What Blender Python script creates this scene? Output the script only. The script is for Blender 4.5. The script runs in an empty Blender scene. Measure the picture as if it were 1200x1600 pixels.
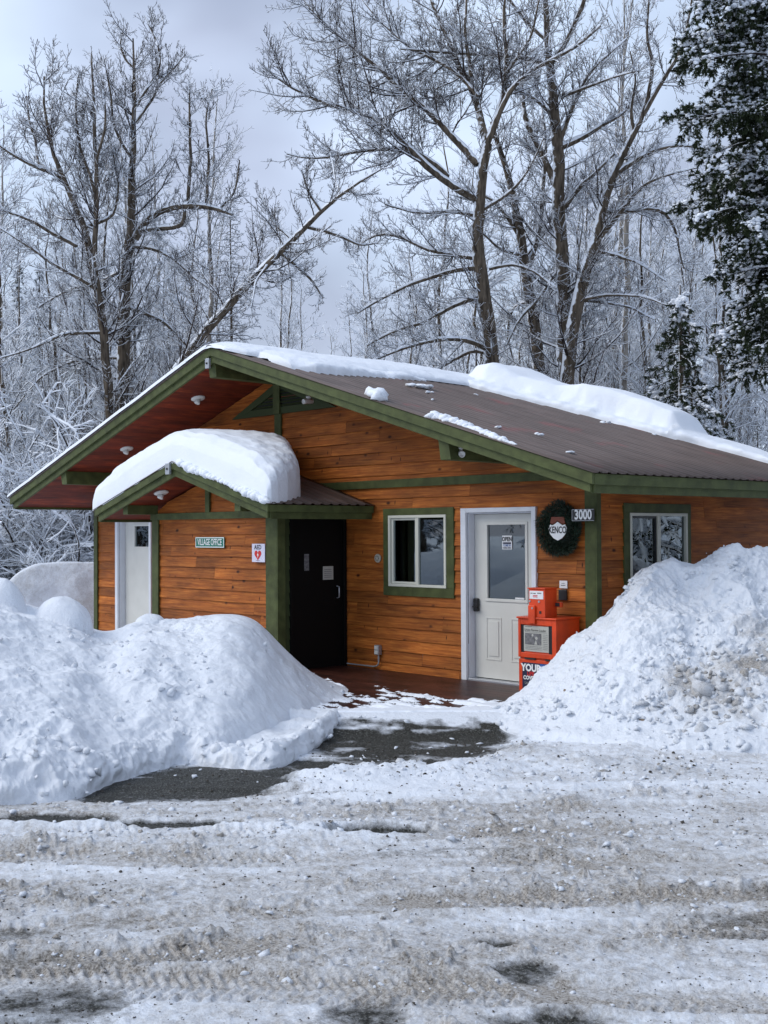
import bpy, math, random
import numpy as np
from mathutils import Matrix, Vector

sc = bpy.context.scene
# ------------------------------------------------------------------ camera
CAM = np.array([8.0034, -10.5946, 1.8])
CR = np.array([0.67913, 0.734, -0.00524])
CU = np.array([0.01625, -0.0079, 0.99984])
CF = np.array([-0.73384, 0.6791, 0.01729])
FPX = 1850.0
cam_d = bpy.data.cameras.new('camera')
cam = bpy.data.objects.new('camera', cam_d)
sc.collection.objects.link(cam)
cam_d.sensor_fit = 'VERTICAL'
cam_d.sensor_height = 24.0
cam_d.lens = 24.0 * FPX / 1600.0
cam_d.clip_start = 0.1
cam_d.clip_end = 1500
m = Matrix.Identity(4)
for i in range(3):
    m[i][0] = CR[i]; m[i][1] = CU[i]; m[i][2] = -CF[i]; m[i][3] = CAM[i]
cam.matrix_world = m
sc.camera = cam

# ------------------------------------------------------------------ world, sun, exposure
SUN_AZ = Vector((-0.55, -0.83, 0)).normalized()
SUN_EL = math.radians(42)
W = bpy.data.worlds.new('World'); sc.world = W; W.use_nodes = True
wn = W.node_tree; wn.nodes.clear()
def N(t, kind, **kw):
    n = t.nodes.new(kind)
    for k, v in kw.items():
        if k.startswith('i_'):
            n.inputs[k[2:].replace('_', ' ')].default_value = v
        else:
            setattr(n, k, v)
    return n
wo = N(wn, 'ShaderNodeOutputWorld'); bg = N(wn, 'ShaderNodeBackground'); bg.inputs[1].default_value = 0.10
sky = N(wn, 'ShaderNodeTexSky'); sky.sky_type = 'NISHITA'; sky.sun_disc = False
sky.sun_elevation = SUN_EL; sky.sun_rotation = math.atan2(SUN_AZ.x, SUN_AZ.y)
sky.air_density = 1.3; sky.dust_density = 1.0
tc = N(wn, 'ShaderNodeTexCoord')
mp = N(wn, 'ShaderNodeMapping'); mp.inputs['Scale'].default_value = (1.0, 1.0, 1.9)
nz = N(wn, 'ShaderNodeTexNoise'); nz.inputs['Scale'].default_value = 2.6; nz.inputs['Detail'].default_value = 4; nz.inputs['Roughness'].default_value = 0.45
nz2 = N(wn, 'ShaderNodeTexNoise'); nz2.inputs['Scale'].default_value = 3.1; nz2.inputs['Detail'].default_value = 3
cr = N(wn, 'ShaderNodeValToRGB')
cr.color_ramp.elements[0].position = 0.38; cr.color_ramp.elements[0].color = (0.35, 0.395, 0.52, 1)
cr.color_ramp.elements[1].position = 0.60; cr.color_ramp.elements[1].color = (0.60, 0.71, 0.90, 1)
sclv = N(wn, 'ShaderNodeVectorMath', operation='SCALE'); sclv.inputs['Scale'].default_value = 14.0
mr = N(wn, 'ShaderNodeMapRange'); mr.inputs['From Min'].default_value = 0.35; mr.inputs['From Max'].default_value = 0.7
mr.inputs['To Min'].default_value = 0.97; mr.inputs['To Max'].default_value = 0.55
mx = N(wn, 'ShaderNodeMix', data_type='RGBA')
L = wn.links.new
L(tc.outputs['Generated'], mp.inputs[0]); L(mp.outputs[0], nz.inputs['Vector']); L(mp.outputs[0], nz2.inputs['Vector'])
L(nz.outputs['Fac'], cr.inputs[0]); L(cr.outputs[0], sclv.inputs[0])
L(nz2.outputs['Fac'], mr.inputs['Value']); L(mr.outputs[0], mx.inputs['Factor'])
L(sky.outputs[0], mx.inputs['A']); L(sclv.outputs[0], mx.inputs['B'])
L(mx.outputs['Result'], bg.inputs[0]); L(bg.outputs[0], wo.inputs[0])

sun_d = bpy.data.lights.new('sun', 'SUN'); sun_d.energy = 1.9; sun_d.angle = math.radians(40); sun_d.color = (1, 0.96, 0.9)
sun = bpy.data.objects.new('sun', sun_d); sc.collection.objects.link(sun)
sd = SUN_AZ * math.cos(SUN_EL) + Vector((0, 0, math.sin(SUN_EL)))
sun.rotation_euler = sd.to_track_quat('Z', 'Y').to_euler()
sc.view_settings.view_transform = 'Standard'; sc.view_settings.look = 'None'
sc.view_settings.exposure = 0.10; sc.view_settings.gamma = 1
sc.cycles.max_bounces = 6; sc.cycles.diffuse_bounces = 3; sc.cycles.transparent_max_bounces = 8

# ------------------------------------------------------------------ helpers
col = sc.collection
rng = np.random.default_rng(7)
random.seed(5)
FH = np.array([CF[0], CF[1], 0]) / math.hypot(CF[0], CF[1])      # level forward / right axes
RH = np.array([FH[1], -FH[0], 0])

def at(px, py, d):
    """a point of the photograph at d metres in front of the viewer"""
    px = np.asarray(px, float)[..., None]; py = np.asarray(py, float)[..., None]; d = np.asarray(d, float)[..., None]
    return CAM + d * (CF + CR * (px - 600) / FPX - CU * (py - 800) / FPX)

def finish(o, name, mat=None, parent=None, label=None, cat=None, group=None, kind=None):
    if mat is not None: o.data.materials.append(mat)
    if parent is not None:
        o.parent = parent
        if parent.type == 'EMPTY': o.matrix_parent_inverse = Matrix.Translation(-Vector(parent.location))
    if label: o['label'] = label
    if cat: o['category'] = cat
    if group: o['group'] = group
    if kind: o['kind'] = kind
    return o

def np_mesh(name, V, F, mat=None, parent=None, smooth=False, fattr=None, vattr=None, **kw):
    V = np.ascontiguousarray(V, dtype=np.float32).reshape(-1, 3); F = np.asarray(F)
    me = bpy.data.meshes.new(name)
    k = F.shape[1]
    me.vertices.add(len(V)); me.vertices.foreach_set('co', V.ravel())
    me.loops.add(F.size); me.loops.foreach_set('vertex_index', np.ascontiguousarray(F, dtype=np.int32).ravel())
    me.polygons.add(len(F)); me.polygons.foreach_set('loop_start', np.arange(0, F.size, k, dtype=np.int32))
    try: me.polygons.foreach_set('loop_total', np.full(len(F), k, dtype=np.int32))
    except Exception: pass
    me.update(calc_edges=True)
    if smooth: me.polygons.foreach_set('use_smooth', np.ones(len(F), dtype=bool))
    for dct, dom in ((fattr, 'FACE'), (vattr, 'POINT')):
        if dct:
            for an, arr in dct.items():
                a = me.attributes.new(an, 'FLOAT', dom); a.data.foreach_set('value', np.ascontiguousarray(arr, dtype=np.float32))
    o = bpy.data.objects.new(name, me); col.objects.link(o)
    return finish(o, name, mat, parent, **kw)

class MB:
    """collects polygons, links them as one mesh"""
    def __init__(s): s.v = []; s.f = []; s.a = []
    def poly(s, pts, a=0.5):
        b = len(s.v); s.v += [tuple(p) for p in pts]; s.f.append(tuple(range(b, b + len(pts)))); s.a.append(a); return s
    def hexa(s, p):   # p: 8 pts, bottom 0-3 ccw, top 4-7
        b = len(s.v); s.v += [tuple(q) for q in p]
        for f in ((3, 2, 1, 0), (4, 5, 6, 7), (0, 1, 5, 4), (1, 2, 6, 5), (2, 3, 7, 6), (3, 0, 4, 7)):
            s.f.append(tuple(b + i for i in f)); s.a.append(0.5)
        return s
    def box(s, x0, x1, y0, y1, z0, z1):
        if x0 > x1: x0, x1 = x1, x0
        if y0 > y1: y0, y1 = y1, y0
        if z0 > z1: z0, z1 = z1, z0
        return s.hexa([(x0, y0, z0), (x1, y0, z0), (x1, y1, z0), (x0, y1, z0), (x0, y0, z1), (x1, y0, z1), (x1, y1, z1), (x0, y1, z1)])
    def prism(s, pts, d):   # polygon extruded along vector d
        n = len(pts); P = [Vector(p) for p in pts]; D = Vector(d); Q = [p + D for p in P]
        b = len(s.v); s.v += [tuple(p) for p in P + Q]
        s.f.append(tuple(b + i for i in range(n - 1, -1, -1))); s.f.append(tuple(b + n + i for i in range(n)))
        for i in range(n):
            j = (i + 1) % n; s.f.append((b + i, b + j, b + n + j, b + n + i))
        s.a += [0.5] * (n + 2)
        return s
    def lathe(s, c, axis, prof, k=20):
        ax = Vector(axis).normalized(); u = ax.orthogonal().normalized(); w = ax.cross(u); c = Vector(c)
        b = len(s.v)
        for (h, r) in prof:
            for i in range(k):
                a = 2 * math.pi * i / k
                s.v.append(tuple(c + ax * h + (u * math.cos(a) + w * math.sin(a)) * r))
        for j in range(len(prof) - 1):
            for i in range(k):
                i2 = (i + 1) % k
                s.f.append((b + j * k + i, b + j * k + i2, b + (j + 1) * k + i2, b + (j + 1) * k + i)); s.a.append(0.5)
        s.f.append(tuple(b + i for i in range(k - 1, -1, -1))); s.a.append(.5)
        s.f.append(tuple(b + (len(prof) - 1) * k + i for i in range(k))); s.a.append(.5)
        return s
    def tube(s, pts, r, k=8):
        P = np.array(pts, float)[None]; Rr = np.full((1, len(pts)), r)
        V, F = tubes(P, Rr, k); b = len(s.v)
        s.v += [tuple(p) for p in V]; s.f += [tuple(b + i for i in f) for f in F]; s.a += [.5] * len(F)
        return s
    def build(s, name, mat, parent=None, bevel=0, smooth=False, **kw):
        me = bpy.data.meshes.new(name); me.from_pydata(s.v, [], s.f); me.update()
        at_ = me.attributes.new('bv', 'FLOAT', 'FACE'); at_.data.foreach_set('value', s.a)
        o = bpy.data.objects.new(name, me); col.objects.link(o)
        if smooth: me.polygons.foreach_set('use_smooth', [True] * len(me.polygons))
        if bevel:
            b = o.modifiers.new('bevel', 'BEVEL'); b.width = bevel; b.segments = 2; b.limit_method = 'ANGLE'; b.angle_limit = 0.7
        return finish(o, name, mat, parent, **kw)

def empty(name, loc=(0, 0, 0), **kw):
    o = bpy.data.objects.new(name, None); o.location = loc; o.empty_display_size = 0.3; col.objects.link(o)
    return finish(o, name, None, None, **kw)

def tubes(P, R, k=4):
    """P [M,n,3], R [M,n] -> verts, quads"""
    M, n, _ = P.shape
    T = np.gradient(P, axis=1); T /= np.linalg.norm(T, axis=2, keepdims=True) + 1e-9
    ref = np.zeros_like(T); ref[..., 2] = 1
    vert = (np.abs(T[..., 2]).max(axis=1) > 0.93)
    ref[vert] = (1, 0.01, 0)
    u = np.cross(T, ref); u /= np.linalg.norm(u, axis=2, keepdims=True) + 1e-9
    v = np.cross(u, T)
    a = np.arange(k) * 2 * math.pi / k + math.pi / 2
    V = P[:, :, None, :] + R[:, :, None, None] * (np.cos(a)[None, None, :, None] * u[:, :, None, :] + np.sin(a)[None, None, :, None] * v[:, :, None, :])
    idx = np.arange(M * n * k).reshape(M, n, k)
    A = idx[:, :-1, :]; B = idx[:, 1:, :]
    F = np.stack([A, np.roll(A, -1, axis=2), np.roll(B, -1, axis=2), B], axis=-1).reshape(-1, 4)
    return V.reshape(-1, 3), F

# vectorised gradient-ish value noise in 3D
_perm = rng.random(65536).astype(np.float32)
def _h(ix, iy, iz):
    return _perm[((ix * 73856093) ^ (iy * 19349663) ^ (iz * 83492791)) & 65535]
def vnoise(P):
    P = np.asarray(P, float); i = np.floor(P).astype(np.int64); f = P - i; f = f * f * (3 - 2 * f)
    x, y, z = i[..., 0], i[..., 1], i[..., 2]; fx, fy, fz = f[..., 0], f[..., 1], f[..., 2]
    def l(a, b, t): return a + (b - a) * t
    c = l(l(l(_h(x, y, z), _h(x + 1, y, z), fx), l(_h(x, y + 1, z), _h(x + 1, y + 1, z), fx), fy),
          l(l(_h(x, y, z + 1), _h(x + 1, y, z + 1), fx), l(_h(x, y + 1, z + 1), _h(x + 1, y + 1, z + 1), fx), fy), fz)
    return c * 2 - 1
def fbm(P, o=4, g=0.5, lac=2.03):
    P = np.asarray(P, float); s = 0; a = 1; t = 0
    for k in range(o):
        s = s + a * vnoise(P * lac ** k + 17.3 * k); t += a; a *= g
    return s / t
def ridg(P, o=3):
    P = np.asarray(P, float); s = 0; a = 1; t = 0
    for k in range(o):
        s = s + a * (1 - 2 * np.abs(vnoise(P * 2.1 ** k + 9.1 * k))); t += a; a *= .5
    return s / t
def sstep(a, b, x):
    t = np.clip((x - a) / (b - a + 1e-12), 0, 1); return t * t * (3 - 2 * t)

# ------------------------------------------------------------------ materials
def mat(name, color=(.5, .5, .5), rough=.6, metal=0, spec=.5, bump=0, bscale=40, var=0, vscale=6):
    M = bpy.data.materials.new(name); M.use_nodes = True; t = M.node_tree
    p = t.nodes['Principled BSDF']; p.inputs['Base Color'].default_value = (*color, 1)
    p.inputs['Roughness'].default_value = rough; p.inputs['Metallic'].default_value = metal
    p.inputs['Specular IOR Level'].default_value = spec
    c = N(t, 'ShaderNodeTexCoord')
    if var:
        n = N(t, 'ShaderNodeTexNoise'); n.inputs['Scale'].default_value = vscale; n.inputs['Detail'].default_value = 6
        r = N(t, 'ShaderNodeMapRange'); r.inputs['From Min'].default_value = .3; r.inputs['From Max'].default_value = .7
        r.inputs['To Min'].default_value = 1 - var; r.inputs['To Max'].default_value = 1 + var
        s = N(t, 'ShaderNodeVectorMath', operation='SCALE'); s.inputs[0].default_value = color
        t.links.new(c.outputs['Object'], n.inputs['Vector']); t.links.new(n.outputs['Fac'], r.inputs['Value'])
        t.links.new(r.outputs[0], s.inputs['Scale']); t.links.new(s.outputs[0], p.inputs['Base Color'])
    if bump:
        n = N(t, 'ShaderNodeTexNoise'); n.inputs['Scale'].default_value = bscale; n.inputs['Detail'].default_value = 5
        b = N(t, 'ShaderNodeBump'); b.inputs['Strength'].default_value = bump; b.inputs['Distance'].default_value = .01
        t.links.new(c.outputs['Object'], n.inputs['Vector']); t.links.new(n.outputs['Fac'], b.inputs['Height']); t.links.new(b.outputs[0], p.inputs['Normal'])
    return M

def ramp(t, stops):
    r = N(t, 'ShaderNodeValToRGB'); e = r.color_ramp.elements
    e[0].position, e[0].color = stops[0][0], (*stops[0][1], 1); e[1].position, e[1].color = stops[-1][0], (*stops[-1][1], 1)
    for p, c in stops[1:-1]:
        x = e.new(p); x.color = (*c, 1)
    return r

def cedar(name, dark, mid, light, knots=True):
    M = bpy.data.materials.new(name); M.use_nodes = True; t = M.node_tree; p = t.nodes['Principled BSDF']; K = t.links.new
    c = N(t, 'ShaderNodeTexCoord'); a = N(t, 'ShaderNodeAttribute', attribute_name='bv')
    off = N(t, 'ShaderNodeVectorMath', operation='MULTIPLY_ADD'); off.inputs[1].default_value = (1, 1, 1)
    cb = N(t, 'ShaderNodeCombineXYZ'); ml = N(t, 'ShaderNodeMath', operation='MULTIPLY'); ml.inputs[1].default_value = 37.0
    K(a.outputs['Fac'], ml.inputs[0]); K(ml.outputs[0], cb.inputs[0]); K(ml.outputs[0], cb.inputs[1]); K(c.outputs['Object'], off.inputs[0]); K(cb.outputs[0], off.inputs[2])
    m1 = N(t, 'ShaderNodeMapping'); m1.inputs['Scale'].default_value = (2.2, 2.2, 46); K(off.outputs[0], m1.inputs[0])
    n1 = N(t, 'ShaderNodeTexNoise'); n1.inputs['Scale'].default_value = 1; n1.inputs['Detail'].default_value = 7; n1.inputs['Roughness'].default_value = .65; n1.inputs['Distortion'].default_value = .6; K(m1.outputs[0], n1.inputs['Vector'])
    m2 = N(t, 'ShaderNodeMapping'); m2.inputs['Scale'].default_value = (1.6, 1.6, 5); K(off.outputs[0], m2.inputs[0])
    n2 = N(t, 'ShaderNodeTexNoise'); n2.inputs['Scale'].default_value = 1; n2.inputs['Detail'].default_value = 4; K(m2.outputs[0], n2.inputs['Vector'])
    r1 = ramp(t, [(.28, dark), (.5, mid), (.72, light)]); K(n1.outputs['Fac'], r1.inputs[0])
    # board to board tone
    mrg = N(t, 'ShaderNodeMapRange'); mrg.inputs['To Min'].default_value = .74; mrg.inputs['To Max'].default_value = 1.2; K(a.outputs['Fac'], mrg.inputs['Value'])
    mrg2 = N(t, 'ShaderNodeMapRange'); mrg2.inputs['From Min'].default_value = .3; mrg2.inputs['From Max'].default_value = .7; mrg2.inputs['To Min'].default_value = .62; mrg2.inputs['To Max'].default_value = 1.3; K(n2.outputs['Fac'], mrg2.inputs['Value'])
    mm = N(t, 'ShaderNodeMath', operation='MULTIPLY'); K(mrg.outputs[0], mm.inputs[0]); K(mrg2.outputs[0], mm.inputs[1])
    s = N(t, 'ShaderNodeVectorMath', operation='SCALE'); K(r1.outputs[0], s.inputs[0]); K(mm.outputs[0], s.inputs['Scale'])
    last = s.outputs[0]
    if knots:
        m3 = N(t, 'ShaderNodeMapping'); m3.inputs['Scale'].default_value = (2.6, 2.6, 4.6); K(off.outputs[0], m3.inputs[0])
        v = N(t, 'ShaderNodeTexVoronoi'); v.inputs['Scale'].default_value = 1; K(m3.outputs[0], v.inputs['Vector'])
        kr = N(t, 'ShaderNodeMapRange'); kr.inputs['From Min'].default_value = .055; kr.inputs['From Max'].default_value = .13; K(v.outputs['Distance'], kr.inputs['Value'])
        m4 = N(t, 'ShaderNodeMapping'); m4.inputs['Scale'].default_value = (7, 7, 2.2); K(off.outputs[0], m4.inputs[0])
        v2 = N(t, 'ShaderNodeTexVoronoi'); v2.inputs['Scale'].default_value = 1; K(m4.outputs[0], v2.inputs['Vector'])
        kr2 = N(t, 'ShaderNodeMapRange'); kr2.inputs['From Min'].default_value = .035; kr2.inputs['From Max'].default_value = .09; K(v2.outputs['Distance'], kr2.inputs['Value'])
        mk = N(t, 'ShaderNodeMath', operation='MULTIPLY'); K(kr.outputs[0], mk.inputs[0]); K(kr2.outputs[0], mk.inputs[1])
        x = N(t, 'ShaderNodeMix', data_type='RGBA'); x.inputs['A'].default_value = (dark[0] * .25, dark[1] * .22, dark[2] * .2, 1)
        K(mk.outputs[0], x.inputs['Factor']); K(last, x.inputs['B']); last = x.outputs['Result']
    K(last, p.inputs['Base Color']); p.inputs['Roughness'].default_value = .62; p.inputs['Specular IOR Level'].default_value = .25
    b = N(t, 'ShaderNodeBump'); b.inputs['Strength'].default_value = .35; b.inputs['Distance'].default_value = .004; K(n1.outputs['Fac'], b.inputs['Height']); K(b.outputs[0], p.inputs['Normal'])
    return M

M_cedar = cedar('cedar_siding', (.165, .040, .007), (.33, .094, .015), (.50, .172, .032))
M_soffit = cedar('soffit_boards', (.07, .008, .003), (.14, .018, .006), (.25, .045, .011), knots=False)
M_green = mat('green_paint', (.064, .078, .027), .6, bump=.3, bscale=35, var=.30, vscale=7, spec=.25)
M_greend = mat('green_louvre', (.045, .06, .024), .6, spec=.2)
M_white = mat('white_aluminium', (.66, .69, .74), .4, var=.05)
M_door = mat('door_paint', (.60, .60, .56), .45, var=.05, vscale=3)
M_vinyl = mat('cream_vinyl', (.60, .60, .52), .45)
M_black = mat('black_plastic', (.012, .012, .013), .35)
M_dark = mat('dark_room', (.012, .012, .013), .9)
M_blind = mat('window_blind', (.25, .32, .27), .7)
M_curt = mat('curtain_cloth', (.16, .19, .30), .9, var=.5, vscale=14)
M_orange = mat('orange_enamel', (.62, .055, .008), .42, var=.22, vscale=5, bump=.08, bscale=30)
M_galv = mat('galvanised', (.42, .44, .47), .4, metal=.6)
M_paper = mat('paper_white', (.72, .73, .74), .7)
M_news = mat('newsprint', (.42, .42, .38), .8, var=.08, vscale=60)
M_grey = mat('print_grey', (.14, .14, .145), .8, var=.5, vscale=30)
M_ink = mat('ink_black', (.02, .02, .022), .7)
M_red = mat('ink_red', (.55, .02, .02), .6)
M_navy = mat('poster_navy', (.012, .016, .05), .5)
M_blue = mat('poster_blue', (.03, .10, .35), .5)
M_signg = mat('sign_green', (.01, .16, .11), .4)
M_signk = mat('sign_black', (.015, .015, .018), .4)
M_signw = mat('sign_white', (.78, .80, .80), .45)
M_light = mat('light_housing', (.62, .62, .60), .4)
M_wire = mat('grey_conduit', (.35, .36, .37), .5)

def glass_mat():
    M = bpy.data.materials.new('window_glass'); M.use_nodes = True; t = M.node_tree; t.nodes.clear(); K = t.links.new
    o = N(t, 'ShaderNodeOutputMaterial'); g = N(t, 'ShaderNodeBsdfGlossy'); g.inputs['Roughness'].default_value = .015; g.inputs['Color'].default_value = (.85, .95, 1, 1)
    tr = N(t, 'ShaderNodeBsdfTransparent'); tr.inputs[0].default_value = (.55, .6, .6, 1)
    f = N(t, 'ShaderNodeFresnel'); f.inputs[0].default_value = 1.75
    a = N(t, 'ShaderNodeMath', operation='MULTIPLY_ADD'); a.inputs[1].default_value = 1.3; a.inputs[2].default_value = .05; K(f.outputs[0], a.inputs[0])
    x = N(t, 'ShaderNodeMixShader'); K(a.outputs[0], x.inputs[0]); K(tr.outputs[0], x.inputs[1]); K(g.outputs[0], x.inputs[2]); K(x.outputs[0], o.inputs[0])
    return M
M_glass = glass_mat()

def roof_mat():
    M = bpy.data.materials.new('brown_metal_roof'); M.use_nodes = True; t = M.node_tree; p = t.nodes['Principled BSDF']; K = t.links.new
    c = N(t, 'ShaderNodeTexCoord'); n = N(t, 'ShaderNodeTexNoise'); n.inputs['Scale'].default_value = 1.4; n.inputs['Detail'].default_value = 8; K(c.outputs['Object'], n.inputs['Vector'])
    mp_ = N(t, 'ShaderNodeMapping'); mp_.inputs['Scale'].default_value = (1.2, 9, 1.2); K(c.outputs['Object'], mp_.inputs[0])
    n2 = N(t, 'ShaderNodeTexNoise'); n2.inputs['Scale'].default_value = 1; n2.inputs['Detail'].default_value = 6; K(mp_.outputs[0], n2.inputs['Vector'])
    r = ramp(t, [(.3, (.085, .062, .052)), (.55, (.125, .093, .080)), (.8, (.17, .125, .11))]); K(n2.outputs['Fac'], r.inputs[0])
    r2 = ramp(t, [(.60, (0, 0, 0)), (.70, (1, 1, 1))]); K(n.outputs['Fac'], r2.inputs[0])
    x = N(t, 'ShaderNodeMix', data_type='RGBA'); x.inputs['B'].default_value = (.20, .075, .07, 1); K(r.outputs[0], x.inputs['A'])
    mu = N(t, 'ShaderNodeMath', operation='MULTIPLY'); mu.inputs[1].default_value = .7; K(r2.outputs[0], mu.inputs[0]); K(mu.outputs[0], x.inputs['Factor'])
    K(x.outputs['Result'], p.inputs['Base Color']); p.inputs['Roughness'].default_value = .5; p.inputs['Specular IOR Level'].default_value = .35
    return M
M_roof = roof_mat()

def snow_mat(name, dirt_attr=False, tint=(.80, .84, .90), grain=1.0, sharp=(1.6, 1.5, -1.2), mixscale=9):
    """snow: white, fine grained; optional 'dirt' and 'wet' attributes mark sand-soiled snow and bare wet asphalt"""
    M = bpy.data.materials.new(name); M.use_nodes = True; t = M.node_tree; p = t.nodes['Principled BSDF']; K = t.links.new
    c = N(t, 'ShaderNodeTexCoord')
    n = N(t, 'ShaderNodeTexNoise'); n.inputs['Scale'].default_value = 22; n.inputs['Detail'].default_value = 8; n.inputs['Roughness'].default_value = .7; K(c.outputs['Object'], n.inputs['Vector'])
    n0 = N(t, 'ShaderNodeTexNoise'); n0.inputs['Scale'].default_value = 1.7; n0.inputs['Detail'].default_value = 5; K(c.outputs['Object'], n0.inputs['Vector'])
    b0 = N(t, 'ShaderNodeBump'); b0.inputs['Strength'].default_value = .5 * grain; b0.inputs['Distance'].default_value = .03; K(n.outputs['Fac'], b0.inputs['Height'])
    nf = N(t, 'ShaderNodeTexNoise'); nf.inputs['Scale'].default_value = 75; nf.inputs['Detail'].default_value = 5; nf.inputs['Roughness'].default_value = .75; K(c.outputs['Object'], nf.inputs['Vector'])
    b = N(t, 'ShaderNodeBump'); b.inputs['Strength'].default_value = .5 * grain; b.inputs['Distance'].default_value = .012; K(nf.outputs['Fac'], b.inputs['Height']); K(b0.outputs[0], b.inputs['Normal']); K(b.outputs[0], p.inputs['Normal'])
    r = ramp(t, [(.3, (tint[0] * .93, tint[1] * .94, tint[2] * .95)), (.7, tint)]); K(n0.outputs['Fac'], r.inputs[0])
    p.inputs['Roughness'].default_value = .6; p.inputs['Specular IOR Level'].default_value = .25
    if not dirt_attr:
        K(r.outputs[0], p.inputs['Base Color'])
    else:
        ad = N(t, 'ShaderNodeAttribute', attribute_name='dirt'); aw = N(t, 'ShaderNodeAttribute', attribute_name='wet')
        dr = ramp(t, [(.36, (.12, .105, .085)), (.48, (.31, .285, .255)), (.62, (.52, .50, .47))]); K(nf.outputs['Fac'], dr.inputs[0])
        n3 = N(t, 'ShaderNodeTexNoise'); n3.inputs['Scale'].default_value = mixscale; n3.inputs['Detail'].default_value = 9; n3.inputs['Roughness'].default_value = .78; K(c.outputs['Object'], n3.inputs['Vector'])
        f1 = N(t, 'ShaderNodeMath', operation='MULTIPLY_ADD'); f1.inputs[1].default_value = sharp[0]; K(n3.outputs['Fac'], f1.inputs[0])   # noise*1.6 + (dirt*? -..)
        f0 = N(t, 'ShaderNodeMath', operation='MULTIPLY_ADD'); f0.inputs[1].default_value = sharp[1]; f0.inputs[2].default_value = sharp[2]; K(ad.outputs['Fac'], f0.inputs[0]); K(f0.outputs[0], f1.inputs[2])
        f1.use_clamp = True
        x = N(t, 'ShaderNodeMix', data_type='RGBA'); K(f1.outputs[0], x.inputs['Factor']); K(r.outputs[0], x.inputs['A']); K(dr.outputs[0], x.inputs['B'])
        ar = ramp(t, [(.36, (.006, .006, .005)), (.50, (.018, .018, .014)), (.57, (.065, .064, .052)), (.66, (.30, .31, .31))]); K(nf.outputs['Fac'], ar.inputs[0])
        g0 = N(t, 'ShaderNodeMath', operation='MULTIPLY_ADD'); g0.inputs[1].default_value = 2.4; g0.inputs[2].default_value = -1.95; K(aw.outputs['Fac'], g0.inputs[0])
        g1 = N(t, 'ShaderNodeMath', operation='MULTIPLY_ADD'); g1.inputs[1].default_value = 1.7; g1.use_clamp = True; K(n3.outputs['Fac'], g1.inputs[0]); K(g0.outputs[0], g1.inputs[2])
        x2 = N(t, 'ShaderNodeMix', data_type='RGBA'); K(g1.outputs[0], x2.inputs['Factor']); K(x.outputs['Result'], x2.inputs['A']); K(ar.outputs[0], x2.inputs['B'])
        K(x2.outputs['Result'], p.inputs['Base Color'])
        rr = N(t, 'ShaderNodeMapRange'); rr.inputs['To Min'].default_value = .5; rr.inputs['To Max'].default_value = .55; K(g1.outputs[0], rr.inputs['Value']); K(rr.outputs[0], p.inputs['Roughness'])
    return M
M_snow = snow_mat('fresh_snow', grain=.55)
M_ground = snow_mat('slushy_road', True, grain=1.2, sharp=(2.6, 1.6, -1.65), mixscale=14)
M_bank = snow_mat('bank_snow', True, grain=1.3)

def bark_mat(name, c0, c1, amt=.5, side=0.0):
    """bark with snow lying on its upper sides (amt) and blown onto one side (side)"""
    M = bpy.data.materials.new(name); M.use_nodes = True; t = M.node_tree; p = t.nodes['Principled BSDF']; K = t.links.new
    c = N(t, 'ShaderNodeTexCoord'); g = N(t, 'ShaderNodeNewGeometry'); sx = N(t, 'ShaderNodeSeparateXYZ'); K(g.outputs['Normal'], sx.inputs[0])
    n = N(t, 'ShaderNodeTexNoise'); n.inputs['Scale'].default_value = 5; n.inputs['Detail'].default_value = 6; K(c.outputs['Object'], n.inputs['Vector'])
    mp_ = N(t, 'ShaderNodeMapping'); mp_.inputs['Scale'].default_value = (14, 14, 3); K(c.outputs['Object'], mp_.inputs[0])
    n2 = N(t, 'ShaderNodeTexNoise'); n2.inputs['Scale'].default_value = 1; n2.inputs['Detail'].default_value = 6; K(mp_.outputs[0], n2.inputs['Vector'])
    r = ramp(t, [(.35, c0), (.65, c1)]); K(n2.outputs['Fac'], r.inputs[0])
    a = N(t, 'ShaderNodeMath', operation='MULTIPLY_ADD'); a.inputs[1].default_value = 1.0; K(n.outputs['Fac'], a.inputs[0])
    z = N(t, 'ShaderNodeMath', operation='MULTIPLY_ADD'); z.inputs[1].default_value = 1.0; z.inputs[2].default_value = -1.0 + amt; K(sx.outputs['Z'], z.inputs[0])
    y = N(t, 'ShaderNodeMath', operation='MULTIPLY_ADD'); y.inputs[1].default_value = -side; K(sx.outputs['X'], y.inputs[0]); K(z.outputs[0], y.inputs[2])
    K(y.outputs[0], a.inputs[2])
    mr_ = N(t, 'ShaderNodeMapRange'); mr_.inputs['From Min'].default_value = 0.03; mr_.inputs['From Max'].default_value = .12; K(a.outputs[0], mr_.inputs['Value'])
    x = N(t, 'ShaderNodeMix', data_type='RGBA'); x.inputs['B'].default_value = (.80, .84, .90, 1); K(mr_.outputs[0], x.inputs['Factor']); K(r.outputs[0], x.inputs['A'])
    K(x.outputs['Result'], p.inputs['Base Color']); p.inputs['Roughness'].default_value = .85; p.inputs['Specular IOR Level'].default_value = .1
    return M
M_bark = bark_mat('cottonwood_bark', (.050, .040, .030), (.15, .120, .090), .52, .40)
M_twig = bark_mat('twig_bark', (.028, .021, .019), (.060, .046, .040), .30)
M_twigw = bark_mat('snowy_twig_bark', (.040, .033, .030), (.10, .085, .075), .86)
M_needle = mat('spruce_needles', (.030, .042, .020), .7, var=.5, vscale=2.5, spec=.15)
M_needled = bark_mat('snowy_needles', (.018, .026, .014), (.05, .062, .030), .40)
M_wreath = mat('wreath_needles', (.006, .020, .009), .6, var=.5, vscale=12)

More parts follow.
